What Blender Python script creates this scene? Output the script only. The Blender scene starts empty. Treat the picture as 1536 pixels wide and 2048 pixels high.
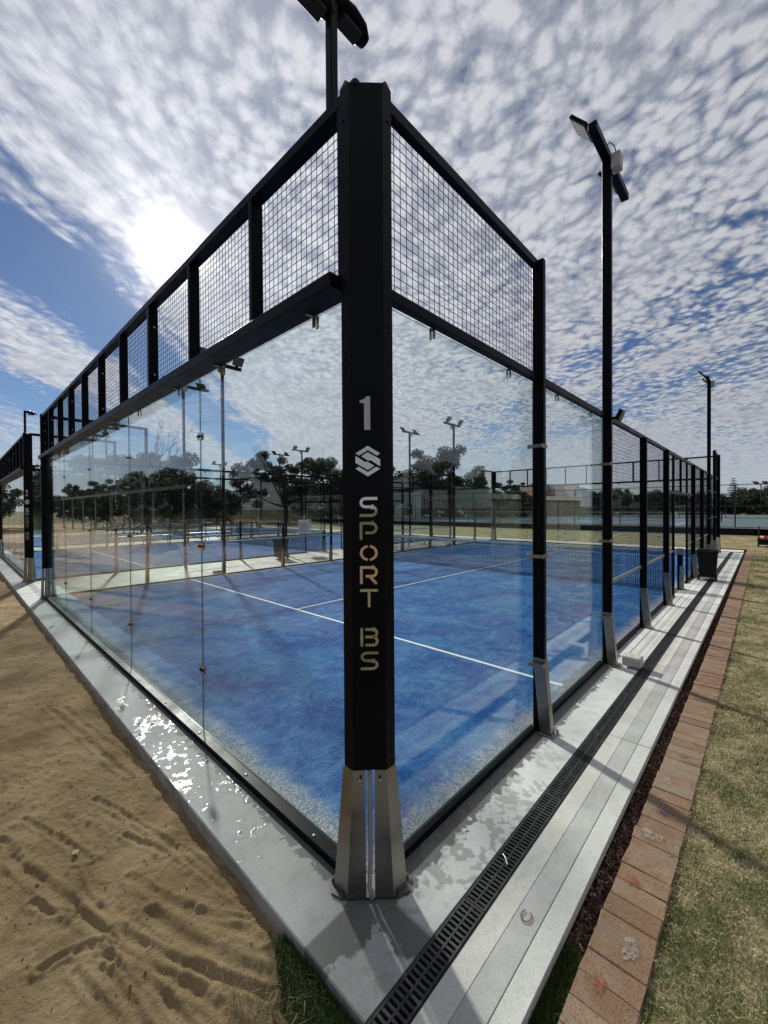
import bpy, bmesh, math, random
import numpy as np
from mathutils import Vector, Matrix, Quaternion
R = math.radians
rng = np.random.default_rng(7)
random.seed(7)
sc = bpy.context.scene
COL = sc.collection

# ------------------------------------------------------------------ camera
CAM = Vector((-1.429, -1.451, 1.912)); YAW, PIT, ROL = 0.75427, -0.009807, -0.0063755
fw = Vector((math.cos(YAW)*math.cos(PIT), math.sin(YAW)*math.cos(PIT), math.sin(PIT)))
r0 = Vector((math.sin(YAW), -math.cos(YAW), 0)); u0 = r0.cross(fw)
rr = r0*math.cos(ROL)+u0*math.sin(ROL); uu = -r0*math.sin(ROL)+u0*math.cos(ROL)
cd = bpy.data.cameras.new('camera'); cam = bpy.data.objects.new('camera', cd); COL.objects.link(cam)
cd.sensor_fit = 'VERTICAL'; cd.sensor_height = 36; cd.sensor_width = 27; cd.lens = 812.87*36/2048
cd.clip_start = 0.05; cd.clip_end = 3000
m = Matrix((rr, uu, -fw)).transposed().to_4x4(); m.translation = CAM; cam.matrix_world = m
sc.camera = cam
# ------------------------------------------------------------------ exposure
sc.view_settings.view_transform = 'Standard'; sc.view_settings.look = 'None'
sc.view_settings.exposure = 0.12; sc.view_settings.gamma = 1.0; sc.view_settings.use_curve_mapping = False
sc.cycles.max_bounces = 8; sc.cycles.transparent_max_bounces = 40; sc.cycles.glossy_bounces = 4
sc.cycles.diffuse_bounces = 2; sc.cycles.caustics_reflective = False; sc.cycles.caustics_refractive = False
sc.cycles.sample_clamp_indirect = 6
# ------------------------------------------------------------------ sun
SAZ, SEL = R(70.4), R(29.4)
S = Vector((math.cos(SEL)*math.cos(SAZ), math.cos(SEL)*math.sin(SAZ), math.sin(SEL)))
sd = bpy.data.lights.new('sun', 'SUN'); sd.energy = 4.8; sd.angle = R(2.4); sd.color = (1, .955, .88)
so = bpy.data.objects.new('sun', sd); COL.objects.link(so)
so.rotation_euler = (-S).to_track_quat('-Z', 'Y').to_euler(); so.location = S*50

# ------------------------------------------------------------------ node helper
class G:
    def __init__(s, nt): s.nt = nt
    def node(s, t, **k):
        n = s.nt.nodes.new(t)
        for a, b in k.items(): setattr(n, a, b)
        return n
    def inp(s, n, i, v):
        if v is None: return
        if hasattr(v, 'is_linked') or isinstance(v, bpy.types.NodeSocket): s.nt.links.new(v, n.inputs[i])
        else: n.inputs[i].default_value = v
    def M(s, op, a, b=None, c=None, clamp=False):
        n = s.node('ShaderNodeMath', operation=op, use_clamp=clamp)
        s.inp(n, 0, a); s.inp(n, 1, b); s.inp(n, 2, c); return n.outputs[0]
    def V(s, op, a, b=None, out=0):
        n = s.node('ShaderNodeVectorMath', operation=op)
        s.inp(n, 0, a)
        if op == 'SCALE': s.inp(n, 3, b)
        else: s.inp(n, 1, b)
        return n.outputs['Value'] if op in ('DOT_PRODUCT', 'LENGTH') else n.outputs[0]
    def sep(s, v):
        n = s.node('ShaderNodeSeparateXYZ'); s.inp(n, 0, v); return n.outputs
    def comb(s, x, y, z=0.0):
        n = s.node('ShaderNodeCombineXYZ'); s.inp(n, 0, x); s.inp(n, 1, y); s.inp(n, 2, z); return n.outputs[0]
    def noise(s, vec, scale, detail=4, rough=.55, dist=0.0, col=False):
        n = s.node('ShaderNodeTexNoise'); s.inp(n, 'Vector', vec); s.inp(n, 'Scale', scale)
        s.inp(n, 'Detail', detail); s.inp(n, 'Roughness', rough); s.inp(n, 'Distortion', dist)
        return n.outputs['Color' if col else 0]
    def voro(s, vec, scale, feature='SMOOTH_F1', smooth=.6, out='Distance'):
        n = s.node('ShaderNodeTexVoronoi', feature=feature); s.inp(n, 'Vector', vec); s.inp(n, 'Scale', scale)
        if feature == 'SMOOTH_F1': s.inp(n, 'Smoothness', smooth)
        return n.outputs[out]
    def ss(s, v, lo, hi, a=0.0, b=1.0):
        n = s.node('ShaderNodeMapRange', interpolation_type='SMOOTHSTEP')
        s.inp(n, 0, v); s.inp(n, 1, lo); s.inp(n, 2, hi); s.inp(n, 3, a); s.inp(n, 4, b); return n.outputs[0]
    def lin(s, v, lo, hi, a=0.0, b=1.0):
        n = s.node('ShaderNodeMapRange'); s.inp(n, 0, v); s.inp(n, 1, lo); s.inp(n, 2, hi); s.inp(n, 3, a); s.inp(n, 4, b)
        return n.outputs[0]
    def mix(s, f, a, b, blend='MIX'):
        n = s.node('ShaderNodeMix', data_type='RGBA', blend_type=blend)
        s.inp(n, 0, f)
        for i, v in ((6, a), (7, b)):
            if isinstance(v, tuple) and len(v) == 3: v = (*v, 1)
            s.inp(n, i, v)
        return n.outputs[2]
    def ramp(s, v, stops, interp='LINEAR'):
        n = s.node('ShaderNodeValToRGB'); s.inp(n, 0, v); e = n.color_ramp.elements; n.color_ramp.interpolation = interp
        while len(e) < len(stops): e.new(.5)
        for el, (p, c) in zip(e, stops):
            el.position = p; el.color = (c, c, c, 1) if not isinstance(c, tuple) else (*c, 1)
        return n.outputs[0]
    def bump(s, h, strength=.3, dist=.01, normal=None):
        n = s.node('ShaderNodeBump'); s.inp(n, 'Height', h); n.inputs['Strength'].default_value = strength
        n.inputs['Distance'].default_value = dist; s.inp(n, 'Normal', normal); return n.outputs[0]

# ------------------------------------------------------------------ world: sky with altocumulus
w = bpy.data.worlds.new('World'); sc.world = w; w.use_nodes = True
w.node_tree.nodes.clear(); g = G(w.node_tree)
sky = g.node('ShaderNodeTexSky', sky_type='NISHITA', sun_disc=False, sun_elevation=SEL, sun_rotation=R(90)-SAZ)
sky.air_density = 1.0; sky.dust_density = 0.15; sky.ozone_density = 2.5
D = g.node('ShaderNodeTexCoord').outputs['Generated']
dx, dy, dz = g.sep(D)
zz = g.M('ADD', g.M('MAXIMUM', dz, 0.0), .06)
P = g.comb(g.M('DIVIDE', dx, zz), g.M('DIVIDE', dy, zz))
wv = g.V('SUBTRACT', g.noise(P, 1.1, 2, .5, col=True), (.5, .5, .5))
wv2 = g.V('SUBTRACT', g.noise(P, 7.0, 2, .5, col=True), (.5, .5, .5))
P2 = g.V('ADD', P, g.V('SCALE', wv, .42))
P3 = g.V('ADD', P, g.V('ADD', g.V('SCALE', wv, .25), g.V('SCALE', wv2, .045)))
x2, y2, _ = g.sep(P2)
q = g.M('SUBTRACT', y2, g.M('MULTIPLY', x2, 1.17))
qf = g.lin(q, -8, 8)
st = [(-8, .62), (-4.2, .66), (-3.3, .46), (-2.75, .62), (-2.25, .50), (-1.8, .68), (-1.0, .76), (.3, .84), (.95, .80), (1.16, .62), (1.27, .36),
      (1.34, .52), (1.44, .22), (1.85, .22), (2.05, .60), (2.6, .64), (2.95, .30), (3.5, .30), (4.3, .5), (8, .46)]
cov = g.ramp(qf, [((a+8)/16, b) for a, b in st])
# streaked coordinates along the bands
ax = g.V('DOT_PRODUCT', P3, (.65, .76, 0)); bx_ = g.V('DOT_PRODUCT', P3, (.76, -.65, 0))
n_str = g.noise(g.comb(g.M('MULTIPLY', ax, 3.4), g.M('MULTIPLY', bx_, 15.0)), 1.0, 5, .66)
PC = g.comb(g.M('MULTIPLY', ax, .92), bx_)
cell = g.voro(PC, 24.0, 'F1')
n_f = g.noise(PC, 28.0, 5, .58)
n_l = g.noise(P, 1.9, 2, .5)
n_m = g.noise(PC, 8.5, 3, .55)
puff = g.M('ADD', g.M('ADD', g.M('MULTIPLY', g.M('SUBTRACT', .50, cell), .85), g.M('MULTIPLY', g.M('SUBTRACT', n_f, .5), 1.35)), g.M('MULTIPLY', g.M('SUBTRACT', n_m, .5), 1.1))
ripple = g.M('ADD', g.M('MULTIPLY', g.M('SUBTRACT', n_str, .5), 1.1), g.M('MULTIPLY', puff, .38))
sheet_ = g.ss(q, -.15, .75)
tex = g.M('ADD', g.M('MULTIPLY', puff, g.M('SUBTRACT', 1.0, sheet_)), g.M('MULTIPLY', ripple, sheet_))
big = g.M('ADD', cov, g.M('MULTIPLY', g.M('SUBTRACT', n_l, .5), .62))
dens = g.M('ADD', big, g.M('MULTIPLY', tex, .46))
mask = g.ss(dens, .30, .66)
cs = g.M('MAXIMUM', g.V('DOT_PRODUCT', D, tuple(S)), 0.0)
g1 = g.M('POWER', cs, 4.0); g2 = g.M('POWER', cs, 26.0); g3 = g.M('POWER', cs, 2100.0)
crest = g.ss(tex, -.34, .34)                     # thick puffs against their soft grey gaps
crest = g.M('ADD', .55, g.M('MULTIPLY', g.M('SUBTRACT', crest, .55), g.ss(dz, .08, .62, .50, 1.0)))
ccol = g.mix(crest, (.305, .330, .405), (.600, .615, .655))
ccol = g.mix(g.ss(n_l, .45, .75, 0, .30), ccol, (.32, .335, .39))
lit = g.M('ADD', g.M('ADD', .84, g.M('MULTIPLY', g1, .34)), g.M('MULTIPLY', g2, .22))
ccol = g.V('MULTIPLY', ccol, g.comb(lit, lit, lit))
hz = g.ss(dz, .0, .20, .50, 0.0)
skyc = g.V('MULTIPLY', g.V('SCALE', sky.outputs[0], .050), (.74, .90, 1.12))
c1 = g.mix(mask, skyc, ccol)
c1 = g.mix(hz, c1, (.44, .495, .565))
gl = g.M('ADD', g.M('MULTIPLY', g3, 12.0), g.M('MULTIPLY', g.M('POWER', cs, 260.0), .40))
c1 = g.V('ADD', c1, g.V('MULTIPLY', g.comb(gl, gl, gl), (1.0, .95, .86)))
bg = g.node('ShaderNodeBackground'); g.inp(bg, 0, c1); bg.inputs[1].default_value = 1.0
g.nt.links.new(bg.outputs[0], g.node('ShaderNodeOutputWorld').inputs[0])

# ------------------------------------------------------------------ materials
MATS = {}
def mat(name, fn):
    mt = bpy.data.materials.new(name); mt.use_nodes = True; mt.node_tree.nodes.clear()
    gg = G(mt.node_tree); out = gg.node('ShaderNodeOutputMaterial')
    gg.nt.links.new(fn(gg), out.inputs[0]); MATS[name] = mt; return mt
def pbr(gg, col, rough=.6, metal=0.0, normal=None, spec=None, **kw):
    b = gg.node('ShaderNodeBsdfPrincipled')
    if isinstance(col, tuple): col = (*col[:3], 1)
    gg.inp(b, 'Base Color', col); gg.inp(b, 'Roughness', rough); gg.inp(b, 'Metallic', metal); gg.inp(b, 'Normal', normal)
    if spec is not None: gg.inp(b, 'Specular IOR Level', spec)
    for k, v in kw.items(): gg.inp(b, k, v)
    return b.outputs[0]
def pos(gg): return gg.node('ShaderNodeNewGeometry').outputs['Position']
def island(gg): return gg.node('ShaderNodeNewGeometry').outputs['Random Per Island']
def orand(gg): return gg.node('ShaderNodeObjectInfo').outputs['Random']

def f_black(gg):
    p = pos(gg); n = gg.noise(p, 6, 5); f = gg.noise(p, 900, 2)
    c = gg.mix(gg.ss(n, .45, .8), (.0020, .0026, .0045), (.0045, .0050, .0070))
    return pbr(gg, c, gg.lin(n, .3, .7, .34, .46), 0, gg.bump(f, .10, .0005), .10)
mat('black_powder_coat', f_black)
def f_steel(gg):
    p = pos(gg); s = gg.V('MULTIPLY', p, (14, 14, 260)); n = gg.noise(s, 1, 4); b = gg.noise(p, 9, 4)
    c = gg.mix(b, (.21, .195, .17), (.36, .345, .32))
    return pbr(gg, c, gg.lin(b, .3, .7, .24, .42), 1.0, gg.bump(n, .08, .0006))
mat('brushed_steel', f_steel)
mat('dark_steel', lambda gg: pbr(gg, gg.mix(gg.noise(pos(gg), 22, 5, .7), (.10, .095, .09), (.24, .23, .21)), .42, 1.0))
mat('mirror_steel', lambda gg: pbr(gg, gg.mix(gg.noise(pos(gg), 14, 3), (.42, .405, .39), (.60, .585, .57)), .05, 1.0,
                                   gg.bump(gg.noise(pos(gg), 18, 2), .06, .004)))
mat('vinyl_white', lambda gg: pbr(gg, gg.mix(gg.noise(pos(gg), 40, 3), (.40, .39, .41), (.50, .49, .51)), .5))
def f_glass(gg):
    lw = gg.node('ShaderNodeLayerWeight'); lw.inputs[0].default_value = .5
    fr = gg.M('ADD', .043, gg.M('MULTIPLY', gg.M('POWER', lw.outputs['Facing'], 4.6), .9), clamp=True)
    p = pos(gg)
    px_, py_, pz_ = gg.sep(p)
    smear = gg.ss(gg.noise(p, 2.2, 3, .6), .50, .80, 0.0, .014)
    dust = gg.M('MULTIPLY', gg.ss(gg.M('ADD', pz_, gg.M('MULTIPLY', gg.noise(gg.V('MULTIPLY', p, (9, 9, 1.5)), 2, 4), .25)), .55, .10), .045)
    smear = gg.M('ADD', smear, dust)
    t = gg.node('ShaderNodeBsdfTransparent'); t.inputs[0].default_value = (.945, .978, .965, 1)
    gl_ = gg.node('ShaderNodeBsdfGlossy'); gl_.inputs[0].default_value = (1, 1, 1, 1); gl_.inputs['Roughness'].default_value = 0.0
    df = gg.node('ShaderNodeBsdfDiffuse'); df.inputs[0].default_value = (.6, .62, .6, 1)
    m1 = gg.node('ShaderNodeMixShader'); gg.inp(m1, 0, fr); gg.nt.links.new(t.outputs[0], m1.inputs[1]); gg.nt.links.new(gl_.outputs[0], m1.inputs[2])
    m2 = gg.node('ShaderNodeMixShader'); gg.inp(m2, 0, smear); gg.nt.links.new(m1.outputs[0], m2.inputs[1]); gg.nt.links.new(df.outputs[0], m2.inputs[2])
    return m2.outputs[0]
mat('clear_glass', f_glass)
def f_gedge(gg):
    t = gg.node('ShaderNodeBsdfTransparent'); t.inputs[0].default_value = (.55, .72, .66, 1)
    mx = gg.node('ShaderNodeMixShader'); mx.inputs[0].default_value = .35
    gg.nt.links.new(t.outputs[0], mx.inputs[1]); gg.nt.links.new(pbr(gg, (.05, .14, .12), .12), mx.inputs[2]); return mx.outputs[0]
mat('glass_edge', f_gedge)
def f_turf(gg):
    tc = gg.node('ShaderNodeTexCoord').outputs['Object']; x, y, z = gg.sep(tc)
    d = gg.M('MINIMUM', gg.M('MINIMUM', x, gg.M('SUBTRACT', 20.0, x)), gg.M('MINIMUM', y, gg.M('SUBTRACT', 10.0, y)))
    n1 = gg.noise(tc, 1.1, 6, .62, .6); n2 = gg.noise(tc, 5.5, 6, .68, .8); n3 = gg.noise(tc, 140, 3, .7); n4 = gg.noise(tc, 26, 4, .7)
    ns = gg.noise(gg.V('MULTIPLY', tc, (3.0, 9.0, 1)), 1.6, 5, .65, .5)
    nn = gg.M('ADD', gg.M('ADD', gg.M('MULTIPLY', n1, .40), gg.M('MULTIPLY', ns, .22)), gg.M('ADD', gg.M('MULTIPLY', n2, .30), gg.M('MULTIPLY', n4, .22)))
    c = gg.mix(gg.ss(nn, .47, .70), (.004, .084, .355), (.058, .250, .525))
    c = gg.mix(gg.ss(nn, .62, .78), c, (.14, .31, .56))
    fib = gg.M('ADD', gg.M('MULTIPLY', n3, .55), gg.M('MULTIPLY', gg.noise(tc, 55, 3, .7), .45))
    c = gg.mix(gg.ss(fib, .40, .62), gg.V('SCALE', c, .50), c)
    spk = gg.ss(gg.M('ADD', n3, gg.M('MULTIPLY', n2, .3)), .70, .84)
    c = gg.mix(gg.M('MULTIPLY', spk, .5), c, (.34, .47, .60))
    dn = gg.M('MULTIPLY', gg.M('SUBTRACT', gg.noise(tc, 4.5, 5, .7), .5), .34)
    e = gg.M('ADD', d, gg.M('ADD', dn, gg.M('MULTIPLY', gg.M('SUBTRACT', gg.noise(tc, 38, 3, .7), .5), .20)))
    edge = gg.M('MULTIPLY', gg.ss(e, .26, .02), gg.ss(gg.noise(tc, 75, 3, .65), .22, .60))
    sand = gg.mix(gg.ss(gg.voro(tc, 75, 'F1'), .30, .70), (.60, .575, .50), (.30, .32, .32))
    c = gg.mix(edge, c, sand)
    h = gg.M('ADD', gg.M('MULTIPLY', n3, 1.0), gg.M('MULTIPLY', gg.noise(tc, 30, 3), 2.0))
    return pbr(gg, c, .95, 0, gg.bump(h, .6, .007), .1)
mat('blue_turf', f_turf)
mat('line_white', lambda gg: pbr(gg, gg.mix(gg.ss(gg.noise(pos(gg), 60, 4, .7), .35, .65), (.62, .66, .72), (.80, .82, .84)), .9))
def conc_base(gg, p, a, b):
    n = gg.noise(p, 2.2, 7, .65); f = gg.noise(p, 70, 4, .7); s = gg.voro(p, 160, 'F1')
    c = gg.mix(gg.ss(n, .35, .68), a, b); c = gg.mix(gg.M('MULTIPLY', gg.ss(f, .48, .72), .55), c, gg.V('SCALE', c, .62))
    c = gg.mix(gg.M('MULTIPLY', gg.ss(gg.noise(p, 190, 2, .6), .55, .68), .45), c, gg.V('SCALE', c, .55))
    return c, n, f
def f_slab(gg):
    p = pos(gg); x, y, z = gg.sep(p)
    c, n, f = conc_base(gg, p, (.30, .31, .30), (.44, .445, .425))
    cr, n_, f_ = conc_base(gg, p, (.58, .585, .56), (.72, .72, .69))
    right = gg.ss(y, .0, -.03)
    c = gg.mix(gg.M('MULTIPLY', right, gg.ss(x, -.10, .30)), c, cr)  # front corner keeps the darker tone: post shadow and wet painted in
    w1 = gg.noise(gg.V('MULTIPLY', p, (1, .6, 1)), 2.6, 4, .60, .3)
    w2 = gg.noise(p, 15, 4, .58, .25)
    wl = gg.M('ADD', gg.M('MULTIPLY', w1, .60), gg.M('MULTIPLY', w2, .40))
    leftz = gg.M('MULTIPLY', gg.ss(x, .02, -.05), gg.M('MULTIPLY', gg.ss(y, .10, .7), gg.ss(y, 5.0, 2.8)))
    thr = gg.lin(leftz, 0, 1, .80, .548)
    dd = gg.M('SUBTRACT', wl, thr)
    film = gg.ss(dd, -.014, .020)
    damp = gg.ss(dd, -.07, .02)
    # dark wet and dried splashes with ragged outlines between wall and drain
    sp = gg.M('ADD', gg.M('MULTIPLY', gg.noise(p, 5.2, 3, .55, .2), .62), gg.M('MULTIPLY', gg.noise(p, 19, 1, .5, .3), .38))
    splash = gg.M('MULTIPLY', gg.ss(sp, .500, .556), gg.M('MULTIPLY', right, gg.ss(x, 2.7, .7)))
    faint = gg.M('MULTIPLY', gg.ss(gg.noise(gg.V('ADD', p, (4, 2, 0)), 6, 4, .6, .4), .50, .62), .35)
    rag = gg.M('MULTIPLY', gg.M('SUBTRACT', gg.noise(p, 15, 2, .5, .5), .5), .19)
    wetedge = gg.M('MULTIPLY', gg.ss(gg.M('ADD', y, rag), -.155, -.135), gg.ss(y, .02, 0))  # damp band by the side rail, the rail's shade painted into it
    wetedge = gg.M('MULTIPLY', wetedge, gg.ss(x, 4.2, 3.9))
    ledge = gg.M('MULTIPLY', gg.ss(gg.M('ADD', x, rag), -.135, -.120), gg.ss(x, .03, .0))  # band by the end-wall rail, painted dark for damp and shade
    c = gg.mix(faint, c, gg.V('SCALE', c, .74))
    c = gg.mix(gg.M('MULTIPLY', damp, .55), c, gg.V('SCALE', c, .52))
    c = gg.mix(gg.M('MULTIPLY', splash, .70), c, (.30, .285, .245))
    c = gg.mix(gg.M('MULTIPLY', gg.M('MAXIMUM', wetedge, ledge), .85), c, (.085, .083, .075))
    dry = gg.lin(n, .3, .7, .60, .78)
    rough = gg.M('ADD', gg.M('MULTIPLY', gg.M('SUBTRACT', 1.0, film), dry), gg.M('MULTIPLY', film, .05))
    hh = gg.M('ADD', gg.M('MULTIPLY', gg.M('SUBTRACT', 1.0, film), gg.M('MULTIPLY', f, .5)), gg.M('MULTIPLY', film, gg.M('ADD', gg.ss(dd, -.008, .05), gg.M('MULTIPLY', gg.noise(p, 26, 2), .35))))
    return pbr(gg, c, rough, 0, gg.bump(hh, .22, .004), .5)
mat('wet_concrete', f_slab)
def f_strip(ca, cb, stain):
    def f(gg):
        p = pos(gg); o = orand(gg)
        c, n, f = conc_base(gg, p, ca, cb)
        c = gg.V('SCALE', c, gg.lin(o, 0, 1, .93, 1.05))
        spk = gg.ss(gg.voro(p, 120, 'F1'), .26, .10)
        c = gg.mix(gg.M('MULTIPLY', spk, .55), c, (.24, .225, .20))
        st_ = gg.ss(gg.noise(gg.V('MULTIPLY', p, (1, 2, 1)), 2.3, 6, .7, .5), .50, .72)
        c = gg.mix(gg.M('MULTIPLY', st_, stain), c, (.34, .315, .26))
        c = gg.mix(gg.M('MULTIPLY', gg.ss(gg.noise(gg.V('ADD', p, (5, 5, 0)), 11, 5, .7, .8), .58, .72), stain), c, (.27, .255, .22))
        return pbr(gg, c, .85, 0, gg.bump(gg.noise(p, 130, 4, .7), .35, .003), .35)
    return f
mat('pale_paver', f_strip((.55, .535, .485), (.67, .655, .60), .42))
mat('grey_paver', f_strip((.41, .405, .385), (.545, .535, .505), .55))
mat('white_paver', f_strip((.58, .58, .545), (.70, .695, .66), .30))
def f_brick(gg):
    p = pos(gg); o = orand(gg); n = gg.noise(p, 9, 6, .7); f = gg.noise(p, 120, 3, .7)
    c = gg.ramp(o, [(0, (.225, .124, .070)), (.35, (.262, .156, .092)), (.6, (.210, .116, .066)), (.85, (.275, .176, .108)), (1, (.275, .205, .145))])
    c = gg.mix(gg.ss(n, .42, .75), c, gg.mix(.6, c, (.33, .26, .20)))
    c = gg.mix(gg.M('MULTIPLY', gg.ss(f, .52, .66), .75), c, (.085, .05, .036))
    c = gg.mix(gg.M('MULTIPLY', gg.ss(gg.noise(p, 3.2, 6, .72, .6), .48, .70), .6), c, (.30, .225, .165))
    c = gg.mix(gg.M('MULTIPLY', gg.ss(gg.noise(gg.V('ADD', p, (9, 3, 0)), 6.5, 5, .7, .6), .56, .70), .5), c, (.11, .085, .06))
    return pbr(gg, c, .9, 0, gg.bump(gg.M('ADD', f, n), .5, .004), .3)
mat('red_brick', f_brick)
mat('brick_dust', lambda gg: pbr(gg, gg.mix(gg.noise(pos(gg), 40, 5, .7), (.19, .125, .085), (.29, .20, .14)), .95, 0, gg.bump(gg.noise(pos(gg), 90, 4), .6, .004)))
def f_sand(gg):
    p = pos(gg); n = gg.noise(p, 2.6, 7, .65, .5); f = gg.noise(p, 120, 4, .75); n2 = gg.noise(p, 18, 5, .7)
    c = gg.mix(gg.ss(n, .32, .70), (.270, .182, .092), (.435, .312, .175))
    c = gg.mix(gg.M('MULTIPLY', gg.ss(n2, .50, .72), .45), c, (.205, .136, .068))
    c = gg.mix(gg.M('MULTIPLY', gg.ss(f, .55, .8), .35), c, (.46, .355, .22))
    h = gg.M('ADD', gg.M('MULTIPLY', n2, 2.2), gg.M('ADD', gg.M('MULTIPLY', gg.noise(p, 45, 5, .7), 1.6), gg.M('MULTIPLY', f, 1.1)))
    rd = gg.noise(gg.V('MULTIPLY', p, (1.5, .8, 1)), 6.0, 4, .55, .9); rd = gg.M('POWER', gg.M('SUBTRACT', 1.0, gg.M('MULTIPLY', gg.M('ABSOLUTE', gg.M('SUBTRACT', rd, .5)), 4.0), clamp=True), 3.0)
    rd2 = gg.noise(gg.V('MULTIPLY', p, (1.2, .9, 1)), 15.0, 3, .55, .7); rd2 = gg.M('POWER', gg.M('SUBTRACT', 1.0, gg.M('MULTIPLY', gg.M('ABSOLUTE', gg.M('SUBTRACT', rd2, .5)), 4.0), clamp=True), 3.0)
    h = gg.M('ADD', h, gg.M('ADD', gg.M('MULTIPLY', rd, .55), gg.M('MULTIPLY', rd2, .15)))
    return pbr(gg, c, .95, 0, gg.bump(h, .85, .010), .12)
mat('sand', f_sand)
def f_lawn(gg):
    p = pos(gg); n = gg.noise(p, 1.4, 6, .65, .6); f = gg.noise(p, 60, 4, .7); n2 = gg.noise(p, 9, 5, .65)
    m_ = gg.M('ADD', gg.M('MULTIPLY', n, .6), gg.M('MULTIPLY', n2, .4))
    c = gg.mix(gg.ss(m_, .42, .62), (.14, .145, .058), (.43, .345, .205))
    c = gg.mix(gg.M('MULTIPLY', gg.ss(f, .4, .7), .5), c, (.16, .12, .07))
    return pbr(gg, c, .95, 0, gg.bump(f, .8, .02), .15)
mat('dry_lawn', f_lawn)
def f_blade(gg):
    p = pos(gg); i = island(gg); n = gg.noise(p, 1.4, 6, .65, .6); n2 = gg.noise(p, 9, 5, .65)
    m_ = gg.M('ADD', gg.M('MULTIPLY', n, .6), gg.M('MULTIPLY', n2, .4))
    m_ = gg.M('ADD', m_, gg.M('MULTIPLY', gg.M('SUBTRACT', i, .42), .26))
    c = gg.ramp(gg.ss(m_, .36, .64), [(0, (.085, .120, .034)), (.38, (.20, .21, .072)), (.56, (.46, .385, .21)), (1, (.72, .61, .40))])
    b = pbr(gg, c, .8, 0, None, .25)
    t = gg.node('ShaderNodeBsdfTranslucent'); gg.inp(t, 0, c)
    mx = gg.node('ShaderNodeMixShader'); mx.inputs[0].default_value = .3
    gg.nt.links.new(b, mx.inputs[1]); gg.nt.links.new(t.outputs[0], mx.inputs[2]); return mx.outputs[0]
mat('dry_blade', f_blade)
def f_leafy(ca, cb, tr=.35, rough=.6):
    def f(gg):
        i = island(gg); o = orand(gg); c = gg.mix(i, ca, cb)
        c = gg.V('SCALE', c, gg.lin(o, 0, 1, .75, 1.2))
        b = pbr(gg, c, rough, 0, None, .3)
        t = gg.node('ShaderNodeBsdfTranslucent'); gg.inp(t, 0, c)
        mx = gg.node('ShaderNodeMixShader'); mx.inputs[0].default_value = tr
        gg.nt.links.new(b, mx.inputs[1]); gg.nt.links.new(t.outputs[0], mx.inputs[2]); return mx.outputs[0]
    return f
mat('green_blade', f_leafy((.030, .065, .012), (.085, .125, .030)))
mat('straw', f_leafy((.30, .25, .13), (.48, .42, .26)))
mat('gum_leaf', f_leafy((.020, .028, .012), (.062, .074, .030), .30))
mat('dark_leaf', f_leafy((.014, .022, .010), (.045, .060, .024), .25))
mat('pine_leaf', f_leafy((.008, .013, .008), (.020, .030, .014), .1))
mat('bark', lambda gg: pbr(gg, gg.mix(gg.noise(pos(gg), 6, 5, .7), (.10, .08, .06), (.24, .20, .16)), .9, 0, gg.bump(gg.noise(pos(gg), 20, 4), .5, .03)))
mat('dead_wood', lambda gg: pbr(gg, gg.mix(gg.noise(pos(gg), 5, 4), (.22, .20, .18), (.36, .33, .30)), .9))
def f_chip(gg):
    i = island(gg)
    return pbr(gg, gg.ramp(i, [(0, (.045, .028, .022)), (.5, (.105, .065, .045)), (.85, (.17, .11, .08)), (.95, (.34, .25, .18)), (1, (.45, .36, .28))]), .85, 0, None, .3)
mat('bark_chip', f_chip)
mat('soil', lambda gg: pbr(gg, gg.mix(gg.noise(pos(gg), 25, 6, .7), (.035, .024, .018), (.09, .06, .045)), .95, 0, gg.bump(gg.noise(pos(gg), 60, 5, .7), .8, .015)))
mat('cast_iron', lambda gg: pbr(gg, gg.mix(gg.ss(gg.noise(pos(gg), 16, 6, .7), .4, .7), (.016, .017, .017), (.060, .060, .056)), gg.lin(gg.noise(pos(gg), 30, 3), .3, .7, .45, .7), 0, gg.bump(gg.noise(pos(gg), 200, 3), .2, .001)))
mat('drain_dark', lambda gg: pbr(gg, (.008, .008, .008), .9))
mat('ground_grass', lambda gg: pbr(gg, gg.mix(gg.ss(gg.noise(pos(gg), .25, 6, .65), .4, .65), (.075, .085, .032), (.235, .185, .105)), .95, 0, gg.bump(gg.noise(pos(gg), 25, 4), .6, .03), .15))
mat('tennis_blue', lambda gg: pbr(gg, gg.mix(gg.noise(pos(gg), .8, 5), (.075, .115, .17), (.10, .145, .205)), .8))
mat('tennis_green', lambda gg: pbr(gg, gg.mix(gg.noise(pos(gg), .8, 5), (.05, .09, .10), (.08, .12, .13)), .8))
mat('black_plastic', lambda gg: pbr(gg, gg.mix(gg.noise(pos(gg), 12, 4), (.004, .0045, .005), (.009, .0095, .010)), gg.lin(gg.noise(pos(gg), 18, 3), .3, .7, .42, .6), 0, gg.bump(gg.noise(pos(gg), 250, 2), .15, .001), .18))
mat('rubber', lambda gg: pbr(gg, (.014, .014, .014), .8))
mat('bin_green', lambda gg: pbr(gg, gg.mix(gg.noise(pos(gg), 9, 4), (.030, .042, .034), (.050, .062, .050)), .5))
mat('galvanised', lambda gg: pbr(gg, gg.mix(gg.noise(pos(gg), 12, 4), (.30, .31, .32), (.46, .47, .48)), .45, .85))
mat('dark_pole', lambda gg: pbr(gg, gg.mix(gg.noise(pos(gg), 5, 4), (.018, .018, .020), (.040, .040, .043)), .6, 0, None, .2))
mat('lens_white', lambda gg: pbr(gg, gg.mix(gg.noise(pos(gg), 20, 2), (.09, .095, .10), (.14, .145, .15)), .3))
mat('box_grey', lambda gg: pbr(gg, gg.mix(gg.noise(pos(gg), 12, 3), (.36, .36, .37), (.46, .46, .47)), .5))
mat('pvc_grey', lambda gg: pbr(gg, gg.mix(gg.noise(pos(gg), 25, 3), (.24, .24, .24), (.33, .33, .33)), .55))
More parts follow.
